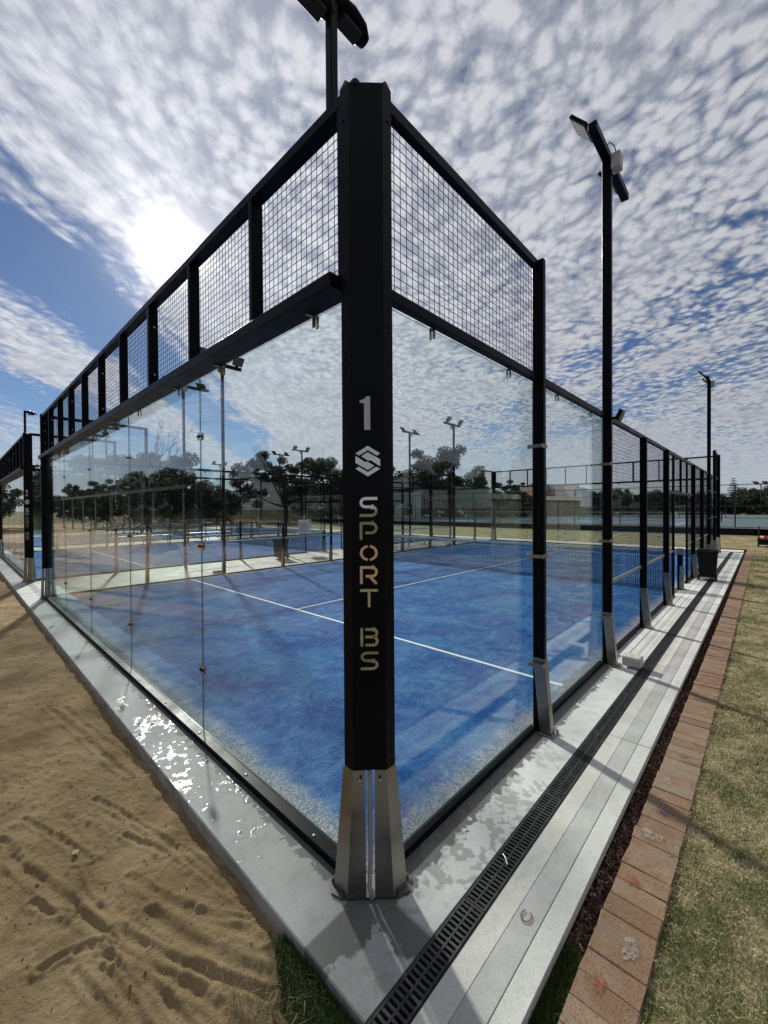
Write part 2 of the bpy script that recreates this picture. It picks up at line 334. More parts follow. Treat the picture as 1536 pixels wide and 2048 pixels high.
mat('net_cord', lambda gg: pbr(gg, (.018, .02, .03), .8))
mat('net_tape', lambda gg: pbr(gg, gg.mix(gg.noise(pos(gg), 8, 4), (.55, .57, .62), (.74, .76, .80)), .85))
mat('sign_white', lambda gg: pbr(gg, gg.mix(gg.noise(pos(gg), 4, 4), (.62, .64, .68), (.74, .76, .79)), .4))
mat('sign_print', lambda gg: pbr(gg, (.05, .055, .08), .5))
mat('sign_blue', lambda gg: pbr(gg, (.08, .12, .22), .5))
mat('aluminium', lambda gg: pbr(gg, gg.mix(gg.noise(gg.V('MULTIPLY', pos(gg), (2, 30, 30)), 3, 3), (.55, .56, .58), (.70, .71, .73)), .32, .9))
def f_corr(gg):
    p = pos(gg); n = gg.noise(p, 3, 5); return pbr(gg, gg.mix(n, (.20, .22, .17), (.29, .31, .25)), .45, 0)
mat('corrugated_green', f_corr)
mat('shed_trim', lambda gg: pbr(gg, gg.mix(gg.noise(pos(gg), 3, 5), (.26, .28, .23), (.34, .36, .30)), .5))
mat('roof_tin', lambda gg: pbr(gg, gg.mix(gg.noise(pos(gg), 1.5, 5), (.030, .033, .030), (.060, .060, .054)), .8, 0, None, .1))
mat('timber_grey', lambda gg: pbr(gg, gg.mix(gg.noise(gg.V('MULTIPLY', pos(gg), (6, 1.2, 6)), 2, 5), (.16, .145, .125), (.29, .27, .24)), .9))
mat('roof_tile', lambda gg: pbr(gg, gg.mix(gg.noise(pos(gg), 2.5, 5), (.13, .055, .04), (.22, .09, .06)), .85))
mat('house_white', lambda gg: pbr(gg, gg.mix(gg.noise(pos(gg), 2, 4), (.68, .67, .63), (.80, .79, .75)), .7))
mat('house_wall', lambda gg: pbr(gg, gg.mix(gg.noise(pos(gg), 2, 4), (.24, .17, .13), (.32, .23, .18)), .85))
mat('window_dark', lambda gg: pbr(gg, (.03, .035, .04), .1))
mat('pale_render', lambda gg: pbr(gg, gg.mix(gg.noise(pos(gg), 1.2, 5), (.45, .46, .46), (.56, .57, .57)), .8))
mat('limestone', lambda gg: pbr(gg, gg.mix(gg.noise(pos(gg), 14, 6, .7), (.40, .40, .35), (.60, .59, .53)), .9, 0, gg.bump(gg.noise(pos(gg), 50, 5, .7), .5, .006)))
def f_paint(cc, lo=.42):
    def f(gg):
        p = pos(gg); a = gg.ss(gg.noise(p, 55, 4, .7), lo, lo+.22, 0.0, .42)
        t = gg.node('ShaderNodeBsdfTransparent'); mx = gg.node('ShaderNodeMixShader'); gg.inp(mx, 0, a)
        gg.nt.links.new(t.outputs[0], mx.inputs[1]); gg.nt.links.new(pbr(gg, cc, .9), mx.inputs[2]); return mx.outputs[0]
    return f
for nm, cc in (('paint_red', (.36, .085, .055)), ('paint_blue', (.075, .095, .15)), ('paint_green', (.13, .17, .14)), ('paint_pale', (.46, .46, .44))): mat(nm, f_paint(cc))
mat('chalk_red', f_paint((.26, .05, .05), .25))
mat('white_plastic', lambda gg: pbr(gg, gg.mix(gg.noise(pos(gg), 30, 2), (.70, .70, .68), (.82, .82, .80)), .4))
mat('orange_paint', lambda gg: pbr(gg, (.45, .17, .06), .5))
mat('terracotta', lambda gg: pbr(gg, gg.mix(gg.noise(pos(gg), 10, 4), (.35, .16, .09), (.45, .23, .13)), .85))

# ------------------------------------------------------------------ mesh builder
class MB:
    def __init__(s): s.v = []; s.f = []; s.mi = []; s.cur = 0
    def add(s, vs, fs):
        o = len(s.v); s.v += [tuple(p) for p in vs]; s.f += [tuple(i+o for i in f) for f in fs]; s.mi += [s.cur]*len(fs); return s
    def box(s, x0, x1, y0, y1, z0, z1):
        return s.add([(x0, y0, z0), (x1, y0, z0), (x1, y1, z0), (x0, y1, z0), (x0, y0, z1), (x1, y0, z1), (x1, y1, z1), (x0, y1, z1)],
                     [(0, 3, 2, 1), (4, 5, 6, 7), (0, 1, 5, 4), (1, 2, 6, 5), (2, 3, 7, 6), (3, 0, 4, 7)])
    def cbox(s, x0, x1, y0, y1, z0, z1, b=.004):
        """box with chamfered edges all round"""
        b = min(b, (x1-x0)*.45, (y1-y0)*.45, (z1-z0)*.45); bm = bmesh.new()
        r = bmesh.ops.create_cube(bm, size=1); bmesh.ops.scale(bm, vec=(x1-x0, y1-y0, z1-z0), verts=bm.verts)
        bmesh.ops.translate(bm, vec=((x0+x1)/2, (y0+y1)/2, (z0+z1)/2), verts=bm.verts)
        bmesh.ops.bevel(bm, geom=bm.edges[:], offset=b, segments=1, affect='EDGES', profile=.5)
        bm.verts.index_update(); vs = [v.co[:] for v in bm.verts]; fs = [[v.index for v in f.verts] for f in bm.faces]; bm.free()
        return s.add(vs, fs)
    def prism(s, poly, z0, z1):
        n = len(poly); a = sum(poly[i][0]*poly[(i+1) % n][1]-poly[(i+1) % n][0]*poly[i][1] for i in range(n))
        if a < 0: poly = poly[::-1]
        return s.add([(x, y, z0) for x, y in poly]+[(x, y, z1) for x, y in poly],
                     [tuple(range(n))[::-1], tuple(range(n, 2*n))]+[(i, (i+1) % n, n+(i+1) % n, n+i) for i in range(n)])
    def loft(s, A, B):
        """closed loop A to loop B with caps"""
        n = len(A)
        return s.add(list(A)+list(B), [tuple(range(n))[::-1], tuple(range(n, 2*n))]+[(i, (i+1) % n, n+(i+1) % n, n+i) for i in range(n)])
    def tube(s, pts, rad, n=8, cap=True):
        pts = [Vector(p) for p in pts]; rads = rad if hasattr(rad, '__len__') else [rad]*len(pts); o = len(s.v); ref = None
        for i, p in enumerate(pts):
            t = (pts[min(i+1, len(pts)-1)]-pts[max(i-1, 0)]).normalized()
            if ref is None: ref = Vector((0, 0, 1)) if abs(t.z) < .9 else Vector((1, 0, 0))
            a = (ref-t*ref.dot(t)).normalized(); b = t.cross(a); ref = a
            s.v += [tuple(p+(a*math.cos(2*math.pi*k/n)+b*math.sin(2*math.pi*k/n))*rads[i]) for k in range(n)]
        fs = []
        for i in range(len(pts)-1):
            for k in range(n):
                fs.append((o+i*n+k, o+i*n+(k+1) % n, o+(i+1)*n+(k+1) % n, o+(i+1)*n+k))
        if cap: fs.append(tuple(o+k for k in range(n))[::-1]); fs.append(tuple(o+(len(pts)-1)*n+k for k in range(n)))
        s.f += fs; s.mi += [s.cur]*len(fs); return s
    def cyl(s, c, axis, r, h, n=12):
        a = Vector(axis).normalized()*h; c = Vector(c); return s.tube([c, c+a], r, n)
    def dome(s, c, axis, r, h, n=8):
        c = Vector(c); a = Vector(axis).normalized()
        return s.tube([c, c+a*h*.55, c+a*h*.9, c+a*h], [r, r*.88, r*.5, r*.08], n)
    def mesh(s, name, mats, smooth=False):
        me = bpy.data.meshes.new(name); me.from_pydata(s.v, [], s.f); me.update()
        for mm in (mats if isinstance(mats, (list, tuple)) else [mats]): me.materials.append(MATS[mm])
        if any(s.mi): me.polygons.foreach_set('material_index', s.mi)
        if smooth: me.polygons.foreach_set('use_smooth', [True]*len(me.polygons))
        return me
    def build(s, name, mats, parent=None, smooth=False, **kw):
        if parent is not None:
            r = parent
            off = Vector((0, 0, 0))
            while r is not None: off += r.location; r = r.parent
            s.v = [(x-off.x, y-off.y, z-off.z) for x, y, z in s.v]
        return link(name, s.mesh(name, mats, smooth), parent, **kw)
def npmesh(name, V, F, mats, smooth=False):
    V = np.asarray(V, np.float32); F = np.asarray(F, np.int32); k = F.shape[1]
    me = bpy.data.meshes.new(name); me.vertices.add(len(V)); me.vertices.foreach_set('co', V.ravel())
    me.loops.add(F.size); me.loops.foreach_set('vertex_index', F.ravel()); me.polygons.add(len(F))
    me.polygons.foreach_set('loop_start', np.arange(0, F.size, k, dtype=np.int32)); me.update(calc_edges=True)
    if smooth: me.polygons.foreach_set('use_smooth', np.ones(len(F), bool))
    for mm in (mats if isinstance(mats, (list, tuple)) else [mats]): me.materials.append(MATS[mm])
    me.validate(); return me
def link(name, me, parent=None, loc=None, rot=None, kind=None, label=None, cat=None, group=None):
    o = bpy.data.objects.new(name, me); COL.objects.link(o); o.parent = parent
    if loc is not None: o.location = loc
    if rot is not None: o.rotation_euler = rot
    if kind: o['kind'] = kind
    if label: o['label'] = label
    if cat: o['category'] = cat
    if group: o['group'] = group
    return o
def thing(name, loc, label, cat, group=None, rz=0.0):
    return link(name, None, None, loc, (0, 0, rz), None, label, cat, group)
def kids(o): return [c for c in ALLCH.get(o.name, [])]
def copy_tree(o, loc=None, rz=None, label=None, group=None, skip=()):
    ch = {}
    for ob in COL.objects:
        if ob.parent: ch.setdefault(ob.parent.name, []).append(ob)
    def rec(a, par):
        c = a.copy(); COL.objects.link(c); c.parent = par
        for k in ch.get(a.name, []):
            if not any(k.name.startswith(s_) for s_ in skip): rec(k, c)
        return c
    c = rec(o, None)
    if loc is not None: c.location = loc
    if rz is not None: c.rotation_euler = (0, 0, rz)
    if label: c['label'] = label
    if group: c['group'] = group
    return c
def wires(mb, plane, c, u0_, u1, z0, z1, sp=.05, r=.0014):
    """welded wire mesh in plane X=c or Y=c"""
    nu = max(1, round((u1-u0_)/sp)); nz = max(1, round((z1-z0)/sp))
    for i in range(nu+1):
        u = u0_+(u1-u0_)*i/nu
        if plane == 'X': mb.box(c-r, c+r, u-r, u+r, z0, z1)
        else: mb.box(u-r, u+r, c-r, c+r, z0, z1)
    for i in range(nz+1):
        z = z0+(z1-z0)*i/nz
        if plane == 'X': mb.box(c+r, c+3*r, u0_, u1, z-r, z+r)
        else: mb.box(u0_, u1, c+r, c+3*r, z-r, z+r)
    return mb
def glass_pane(mb, plane, c0, c1, u0_, u1, z0, z1):
    """12 mm pane: clear faces, green edges"""
    if plane == 'X':
        vs = [(c0, u0_, z0), (c0, u1, z0), (c0, u1, z1), (c0, u0_, z1), (c1, u0_, z0), (c1, u1, z0), (c1, u1, z1), (c1, u0_, z1)]
    else:
        vs = [(u0_, c0, z0), (u1, c0, z0), (u1, c0, z1), (u0_, c0, z1), (u0_, c1, z0), (u1, c1, z0), (u1, c1, z1), (u0_, c1, z1)]
    mb.cur = 0; mb.add(vs, [(0, 1, 2, 3), (7, 6, 5, 4)])
    mb.cur = 1; mb.add(vs, [(0, 4, 5, 1), (1, 5, 6, 2), (2, 6, 7, 3), (3, 7, 4, 0)]); mb.cur = 0
    return mb
def sheet(name, poly, z, mt, kind='structure', parent=None, **kw):
    me = bpy.data.meshes.new(name); me.from_pydata([(x, y, z) for x, y in poly], [], [tuple(range(len(poly)))]); me.materials.append(MATS[mt])
    return link(name, me, parent, kind=kind, **kw)
def rect(x0, x1, y0, y1): return [(x0, y0), (x1, y0), (x1, y1), (x0, y1)]

# numpy value noise
def vnoise(x, y, seed):
    xi = np.floor(x).astype(np.int64); yi = np.floor(y).astype(np.int64); xf = x-xi; yf = y-yi
    def h(a, b):
        n = (a*374761393+b*668265263+seed*974634777) & 0xffffffff; n = ((n ^ (n >> 13))*1274126177) & 0xffffffff
        return ((n ^ (n >> 16)) & 0xffff)/65535.0
    u = xf*xf*(3-2*xf); v = yf*yf*(3-2*yf)
    return (h(xi, yi)*(1-u)+h(xi+1, yi)*u)*(1-v)+(h(xi, yi+1)*(1-u)+h(xi+1, yi+1)*u)*v
def fbm(x, y, seed, oct=5, g_=.55):
    a, t, s_ = 1.0, 0.0, 0.0
    for i in range(oct):
        t = t+a*vnoise(x*2**i, y*2**i, seed+i*17); s_ += a; a *= g_
    return t/s_

# ================================================================== THE SETTING
sheet('ground', rect(-700, 900, -700, 900), -.30, 'ground_grass')
# concrete slab under the three courts
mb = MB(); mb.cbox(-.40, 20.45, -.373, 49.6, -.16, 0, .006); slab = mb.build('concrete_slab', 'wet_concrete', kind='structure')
# expansion joints across the walkways: narrow dark grooves filled with sealant
jm = MB()
for y in (10.9, 12.2, 14.8, 17.5):
    jm.box(-.39, -.075, y-.004, y+.004, -.01, .003)
for x in np.arange(1.4, 20, 2.4): jm.box(x-.004, x+.004, 10.1, 12.9, -.01, .003)
jm.build('expansion_joint', 'drain_dark', slab)
# drain bedding and paving strip structure
paving = link('paving_strip', MB().box(-1.6, 20.45, -.792, -.376, -.20, -.050).mesh('paving_strip', 'drain_dark'), kind='structure')
pv = {}
def plank(L, W, T=.05, mt='pale_paver'):
    k = (round(L, 2), round(W, 3), mt)
    if k not in pv: pv[k] = MB().cbox(0, L, 0, W, -T, 0, .002).mesh('paver', mt)
    return pv[k]
rows = [(-.494, -.5945, 0), (-.596, -.7025, 1), (-.706, -.796, 2)]
cuts = [-1.6, 2.33, 4.4, 6.6, 8.7, 10.8, 12.9, 15.0, 17.1, 19.2, 20.45]
for y1, y0, k in rows:
    for a, b in zip(cuts[:-1], cuts[1:]):
        link('paver', plank(b-a-.004, y1-y0, .05, ('pale_paver', 'grey_paver', 'white_paver')[k]), paving, (a+random.uniform(-.001, .001), y0, .001+random.uniform(-.0015, .0015)))
for j, (y1, y0) in enumerate([(-.070, -.168), (-.173, -.270), (-.275, -.372)]):
    for a, b in zip(cuts[2:-1], cuts[3:]):
        link('paver', plank(b-a-.005, y1-y0, .012, 'white_paver'), paving, (a, y0, .011+random.uniform(-.001, .001)))
# soil bed with bark mulch
sheet('mulch_bed', rect(-3, 22, -.91, -.79), -.105, 'soil')
n = 9000
cx = rng.uniform(.15, 10, n)**1.0; cx = np.where(rng.random(n) < .6, rng.uniform(.15, 4, n), cx); cy = rng.uniform(-.885, -.795, n); cz = -.105+rng.uniform(0, .035, n)
L = rng.uniform(.014, .044, n); W_ = rng.uniform(.007, .018, n); T_ = rng.uniform(.002, .005, n)
q_ = rng.normal(size=(n, 4)); q_[:, 1:3] *= .45; q_ /= np.linalg.norm(q_, axis=1)[:, None]
def qrot(q, v):
    w0 = q[:, None, :1]; qv = q[:, None, 1:]; t = 2*np.cross(np.broadcast_to(qv, v.shape), v); return v+w0*t+np.cross(np.broadcast_to(qv, v.shape), t)
base = np.array([(-1, -.6, -1), (.8, -1, -1), (1, .7, -1), (-.7, 1, -1), (-1, -.6, 1), (.8, -1, 1), (1, .7, 1), (-.7, 1, 1)], float)
bf = np.array([(0, 3, 2, 1), (4, 5, 6, 7), (0, 1, 5, 4), (1, 2, 6, 5), (2, 3, 7, 6), (3, 0, 4, 7)])
v = base[None]*np.stack([L, W_, T_], 1)[:, None, :]/2*1.0
v = qrot(q_, v)+np.stack([cx, cy, cz], 1)[:, None, :]
fidx = (bf[None]+(np.arange(n)*8)[:, None, None]).reshape(-1, 4)
link('bark_mulch', npmesh('bark_mulch', v.reshape(-1, 3), fidx, 'bark_chip'), kind='stuff', label='dark brown bark mulch in the gap between the pale paving and the brick edging', cat='mulch')
# brick edging
edging = link('brick_edging', MB().box(-1.8, 22.4, -1.108, -.892, -.16, -.0025).mesh('brick_edging', 'brick_dust'), kind='structure')
bms = []
for k in range(6):
    mbk = MB().cbox(-.0568, .0568, -.1125, .1125, -.075, 0, .0045); rg = random.Random(k)
    mbk.v = [(x+rg.uniform(-.0012, .0012), y+rg.uniform(-.004, .004), z+rg.uniform(-.002, .002)) for x, y, z in mbk.v]
    bms.append(mbk.mesh('brick', 'red_brick'))
for i in range(200):
    x = -1.0+i*.1155
    link('brick', bms[i % 6], edging, (x, -1.0+random.uniform(-.002, .002)+.03*max(0, (x-8)/14), .001+random.uniform(-.0035, .0035)), (random.uniform(-.02, .02), random.uniform(-.025, .025), random.uniform(-.006, .006)+(math.pi if i % 2 else 0)))
def blot(name, cx, cy, rx, ry, z, mt, label, seed, cat='paint mark', group='paint marks on the bricks'):
    rg = random.Random(seed); n = 22; ph = [rg.uniform(0, 6.3) for _ in range(3)]
    po = []
    for i in range(n):
        a = 2*math.pi*i/n; k = 1+.22*math.sin(2*a+ph[0])+.16*math.sin(3*a+ph[1])+.10*math.sin(7*a+ph[2]); po.append((cx+rx*k*math.cos(a), cy+ry*k*math.sin(a)))
    o = MB().prism(po, z, z+.0008).build(name, mt); o['label'] = label; o['category'] = cat; o['group'] = group; return o
blot('paint_mark', .33, -.965, .036, .030, .0070, 'paint_red', 'orange-red paint splash on the edging bricks nearest the camera', 1)
blot('paint_mark', .93, -.955, .040, .034, .0070, 'paint_red', 'faint red paint splash on a brick beside the white scuff marks', 2)
blot('paint_mark', 1.60, -.99, .034, .034, .0070, 'paint_blue', 'dark blue paint splash on the brick edging', 3)
blot('paint_mark', 1.95, -.955, .032, .030, .0070, 'paint_pale', 'small white paint splash on the edging behind the blue one', 4)
blot('paint_mark', 2.38, -.985, .036, .034, .0070, 'paint_green', 'grey-green paint splash, farthest of the marks on the bricks', 5)
blot('paint_mark', 1.33, -.97, .046, .044, .0070, 'paint_pale', 'pale grey paint splash on a brick nearer than the blue one', 6)
blot('paint_mark', .55, -1.03, .048, .034, .0070, 'paint_pale', 'white scuff of paint beside the lawn, between the two red splashes', 8)
# chalk ring on a paver
ring = MB(); pts = [(.385+.030*math.cos(a), -.640+.022*math.sin(a), .0055) for a in np.linspace(.6, 5.9, 20)]
ring.tube(pts, .0036, 5); ring.build('chalk_ring', 'chalk_red', label='small broken red ring drawn on the pale paving', cat='chalk mark')

# ---------------------------------------------------------------- drain channel with grates
drain = thing('drain_channel', (0, -.433, 0), 'long black slotted channel drain running beside the pale paving', 'drain')
d2 = MB(); d2.box(-1.6, 20.3, -.376, -.372, -.09, .002); d2.box(-1.6, 20.3, -.494, -.490, -.09, .002); d2.box(-1.6, 20.3, -.490, -.376, -.095, -.085)
d2.build('channel_body', 'drain_dark', drain)
gm = MB()
gm.box(.002, .998, -.055, -.046, -.018, .003); gm.box(.002, .998, .046, .055, -.018, .003); gm.box(.002, .998, -.004, .004, -.016, .0025)
nb = 38
for i in range(nb):
    x = .004+i*(.992/(nb-1)); x = min(max(x, .008), .992)
    gm.box(x-.0062, x+.0062, -.046, -.004, -.014, .0018); gm.box(x-.0062, x+.0062, .004, .046, -.014, .0018)
gmesh = gm.mesh('grate', 'cast_iron')
for i in range(-1, 20):
    link('grate', gmesh, drain, (i+.27, 0, .001+random.uniform(-.001, .001)), (0, 0, 0))
# litter on the drain
tw = MB().tube([(.62, -.405, .012), (.60, -.43, .016), (.575, -.452, .010)], .004, 6); tw.build('stick', 'white_plastic', label='short white plastic stick lying across the drain grate', cat='stick')

# ---------------------------------------------------------------- sand
def ruts(x, y):
    h = np.zeros_like(x)
    def curve(pts, wdt, dep, ridge):
        nonlocal h
        wdt = wdt*1.05; dep = dep*.75; ridge = ridge*.9
        pts = np.array(pts, float)
        # smooth the polyline
        t = np.linspace(0, 1, len(pts)); tt = np.linspace(0, 1, 36)
        cx_ = np.interp(tt, t, pts[:, 0]); cy_ = np.interp(tt, t, pts[:, 1])
        for _ in range(3):
            cx_[1:-1] = (cx_[:-2]+cx_[1:-1]*2+cx_[2:])/4; cy_[1:-1] = (cy_[:-2]+cy_[1:-1]*2+cy_[2:])/4
        d = np.full(x.shape, 9.0)
        for i in range(len(tt)-1):
            ax_, ay_, bx, by = cx_[i], cy_[i], cx_[i+1], cy_[i+1]; L2 = (bx-ax_)**2+(by-ay_)**2+1e-9
            s_ = np.clip(((x-ax_)*(bx-ax_)+(y-ay_)*(by-ay_))/L2, 0, 1); fade = 1
            d = np.minimum(d, np.hypot(x-ax_-s_*(bx-ax_), y-ay_-s_*(by-ay_)))
        d = d+.006*(fbm(x*7, y*7, 91, 3)-.5); dep = dep*(.7+.6*fbm(x*4, y*4, 95, 2))
        h = h-dep*np.exp(-(d/wdt)**2)+ridge*np.exp(-((d-wdt*1.9)/(wdt*.8))**2)
    curve([(-1.25, 1.88), (-1.16, 1.5), (-1.05, 1.16), (-0.97, 0.86), (-0.84, 0.55), (-0.7, 0.27), (-0.56, 0.02)], 0.016, 0.015, 0.013)
    curve([(-1.26, 1.78), (-1.13, 1.32), (-1.01, 0.93), (-0.9, 0.62), (-0.8, 0.33), (-0.73, 0.15), (-0.66, -0.1)], 0.018, 0.014, 0.013)
    curve([(-0.99, 1.32), (-0.98, 1.06), (-0.92, 0.81), (-0.85, 0.59)], 0.013, 0.009, 0.009)
    curve([(-1.19, 0.81), (-1.12, 0.82), (-1.05, 0.8), (-0.95, 0.7)], 0.014, 0.013, 0.012)
    curve([(-1.07, 0.79), (-1.0, 0.71), (-0.97, 0.63)], 0.013, 0.009, 0.009)
    curve([(-0.79, 3.8), (-0.7, 3.22), (-0.63, 2.62), (-0.54, 2.01)], 0.02, 0.016, 0.012)
    curve([(-0.67, 3.67), (-0.56, 2.82), (-0.45, 2.13)], 0.018, 0.012, 0.01)
    curve([(-0.78, 1.89), (-0.65, 1.48), (-0.57, 1.17), (-0.52, 0.81), (-0.44, 0.47)], 0.013, 0.009, 0.009)
    curve([(-0.73, 1.39), (-0.65, 1.2), (-0.61, 1.07)], 0.013, 0.009, 0.009)
    curve([(-0.8, 1.03), (-0.71, 0.77), (-0.6, 0.5), (-0.48, 0.24)], 0.018, 0.011, 0.01)
    curve([(-0.61, 0.58), (-0.53, 0.44), (-0.46, 0.37)], 0.013, 0.009, 0.009)
    curve([(-1.09, 0.69), (-1.05, 0.52), (-1.02, 0.37)], 0.013, 0.009, 0.009)
    curve([(-1.13, 2.0), (-1.01, 1.64), (-0.91, 1.33)], 0.013, 0.009, 0.009)
    curve([(-1.18, 1.24), (-1.12, 1.1), (-1.04, 1.02)], 0.013, 0.009, 0.009)
    curve([(-0.79, 0.74), (-0.7, 0.48), (-0.61, 0.23), (-0.52, 0.08)], 0.02, 0.012, 0.01)
    curve([(-0.53, 1.07), (-0.47, 0.78), (-0.43, 0.55)], 0.013, 0.009, 0.009)
    curve([(-0.67, 1.63), (-0.68, 1.46), (-0.64, 1.3)], 0.013, 0.009, 0.009)
    curve([(-0.95, 0.75), (-0.9, 0.5), (-0.84, 0.2), (-0.8, 0)], 0.013, 0.009, 0.009)
    curve([(-1.0, 0.62), (-0.96, 0.38), (-0.93, 0.15)], 0.013, 0.009, 0.009)
    return h
def sand_h(x, y):
    h = .030*(fbm(x*1.1, y*1.1, 3, 4)-.5)+.034*(fbm(x*4.5+.7*vnoise(x*2, y*2, 5), y*3.2, 11, 5)-.5)
    rr_ = fbm(x*11, y*8, 23, 4); h = h+.020*(np.abs(rr_-.5)*2)**.8*(fbm(x*2.1, y*2.1, 31, 2)) - .004
    foot = fbm(x*4+2, y*2.8, 47, 5); h = h-.010*np.clip((foot-.52)*4, 0, 1)
    sm = fbm(x*26+y*6, y*20, 61, 3); h = h+.006*np.abs(sm-.5)
    al = fbm(x*7+y*2.4, y*2.2-x*.8, 53, 5); h = h+.020*np.abs(al-.5)
    cr = fbm(x*16+y*3, y*9, 59, 4); h = h+.010*np.clip((cr-.50)*5, 0, 1)
    return h
xs = np.concatenate([np.arange(-4.2, -2.2, .05), np.arange(-2.2, -1.4, .0125), np.arange(-1.4, -.396, .0075)]); xs[-1] = -.396
ys = np.concatenate([np.arange(-.9, -.2, .0125), np.arange(-.2, 2.1, .0075), np.arange(2.1, 3.2, .0125), np.arange(3.2, 6, .025), np.arange(6, 14.01, .08)])
X, Y = np.meshgrid(xs, ys, indexing='ij')
Z = .90*sand_h(X, Y)+.95*ruts(X, Y)-.075+.02*np.clip((-.40-X)/1.5, 0, 1)
Z = Z-.03*np.exp(-((X+.42)/.06)**2)*fbm(Y*5, Y*0, 77, 3)
nx, ny = len(xs), len(ys); idx = np.arange(nx*ny).reshape(nx, ny)
F = np.stack([idx[:-1, :-1], idx[1:, :-1], idx[1:, 1:], idx[:-1, 1:]], -1).reshape(-1, 4)
link('sand', npmesh('sand', np.stack([X, Y, Z], -1).reshape(-1, 3), F, 'sand', True), kind='structure')
sheet('sandy_ground', [(-40, -14), (-.38, -14), (-.38, 75), (-40, 75)], -.13, 'sand')
# scattered pebbles and clods on the sand
n = 420
px_ = rng.uniform(-2.0, -.42, n); py_ = rng.uniform(-.2, 4.5, n); pz_ = .90*sand_h(px_, py_)+.95*ruts(px_, py_)-.075+.02*np.clip((-.40-px_)/1.5, 0, 1)
sz = rng.uniform(.0012, .0042, n)*np.where(rng.random(n) < .06, 2.0, 1)
q_ = rng.normal(size=(n, 4)); q_ /= np.linalg.norm(q_, axis=1)[:, None]
v = qrot(q_, base[None]*rng.uniform(.6, 1.1, (n, 8, 3))*sz[:, None, None])+np.stack([px_, py_, pz_+.002], 1)[:, None, :]
link('sand_pebbles', npmesh('sand_pebbles', v.reshape(-1, 3), (bf[None]+(np.arange(n)*8)[:, None, None]).reshape(-1, 4), 'sand'), kind='stuff', label='small clods and pebbles scattered over the brown sand', cat='pebbles')
fl = MB().prism([(-.985, 1.42), (-.955, 1.41), (-.945, 1.435), (-.97, 1.45)], -.052, -.046); fl.build('leaf', 'straw', label='single pale dead leaf lying on the sand', cat='leaf')

# ---------------------------------------------------------------- grass blades
def blades(name, X, Y, Z, hgt, wid, lean, mt, label, kind='stuff', cat='grass'):
    n = len(X); a = rng.uniform(0, 2*np.pi, n); la = rng.uniform(0, 2*np.pi, n); ln = rng.random(n)*lean*hgt
    ex, ey = np.cos(a)*wid/2, np.sin(a)*wid/2; lx, ly = np.cos(la)*ln, np.sin(la)*ln
    b0 = np.stack([X-ex, Y-ey, Z], 1); b1 = np.stack([X+ex, Y+ey, Z], 1)
    m0 = np.stack([X-ex*.8+lx*.35, Y-ey*.8+ly*.35, Z+hgt*.6], 1); m1 = np.stack([X+ex*.8+lx*.35, Y+ey*.8+ly*.35, Z+hgt*.6], 1)
    hh = hgt*np.clip(1.0-.35*(ln/np.maximum(hgt, 1e-6)), .3, 1)
    t0 = np.stack([X-ex*.15+lx, Y-ey*.15+ly, Z+hh], 1); t1 = np.stack([X+ex*.15+lx, Y+ey*.15+ly, Z+hh], 1)
    V = np.stack([b0, b1, m1, m0, t1, t0], 1).reshape(-1, 3); k = np.arange(n)*6
    F = np.concatenate([np.stack([k, k+1, k+2, k+3], 1), np.stack([k+3, k+2, k+4, k+5], 1)])
    return link(name, npmesh(name, V, F, mt), kind=kind, label=label, cat=cat)
# lawn on the right
lx = np.linspace(-2.5, 24, 160); lawn_poly = []
sheet('lawn', [(-6, -1.10), (22.5, -1.055), (22.5, .5), (34, .5), (34, -40), (-6, -40)], -.016, 'dry_lawn')
sheet('far_lawn', rect(20.9, 34, .5, 60), -.020, 'dry_lawn')
def lawn_edge(x): return -1.085+.03*np.clip((x-8)/14, 0, 1)+.13*(fbm(x*3.2, x*0+3, 5, 4)-.36)
n1 = 150000
X1 = rng.uniform(-.4, 4.2, n1); Y1 = -1.01-rng.random(n1)**1.3*1.9
n2 = 60000
X2 = 4+rng.random(n2)**1.4*17; Y2 = -1.05-rng.random(n2)**1.5*2.6
X_ = np.concatenate([X1, X2]); Y_ = np.concatenate([Y1, Y2]); keep = (Y_ < lawn_edge(X_)) & (Y_ > -2.0-.9*(X_+1.6))
X_, Y_ = X_[keep], Y_[keep]; far = np.clip(X_/12, 0, 1.5)
pn = fbm(X_*6, Y_*6, 63, 3)
blades('dry_grass', X_, Y_, np.full(len(X_), -.016), rng.uniform(.008, .023, len(X_))*(1+.5*far)*(.55+.9*pn), rng.uniform(.0014, .0030, len(X_))*(1+2.2*far), 1.5, 'dry_blade', 'short dry straw and green lawn grass right of the brick edging')
# green tuft at the slab corner and green strip between slab and bricks
def cluster(n, poly_fn): return poly_fn(n)
n = 9000
cx = -.40-np.abs(rng.normal(0, .085, n)); cy = rng.uniform(-.75, .16, n); kp = (cx > -.40-(.03+.27*np.clip((.20-cy)/.45, 0, 1))*(.55+.9*fbm(cx*14, cy*9, 41, 3))); cx, cy = cx[kp], cy[kp]
blades('green_grass', cx, cy, np.full(len(cx), -.085), rng.uniform(.025, .085, len(cx)), rng.uniform(.0018, .0036, len(cx)), 1.4, 'green_blade', 'dark green tuft of grass at the corner of the wet slab beside the sand')
n = 5200
cx = .42-np.abs(rng.normal(0, .42, n))*1.0; cy = rng.uniform(-.885, -.80, n)
blades('green_grass', cx, cy, np.full(n, -.10), rng.uniform(.03, .095, n), rng.uniform(.0018, .0034, n), 1.2, 'green_blade', 'dark green grass growing between the pale paving and the nearest bricks')
n = 420
cx = np.concatenate([rng.normal(-.62, .07, 260), rng.normal(-.20, .07, 160)]); cy = np.concatenate([rng.normal(-.05, .13, 260), rng.uniform(-.87, -.80, 160)])
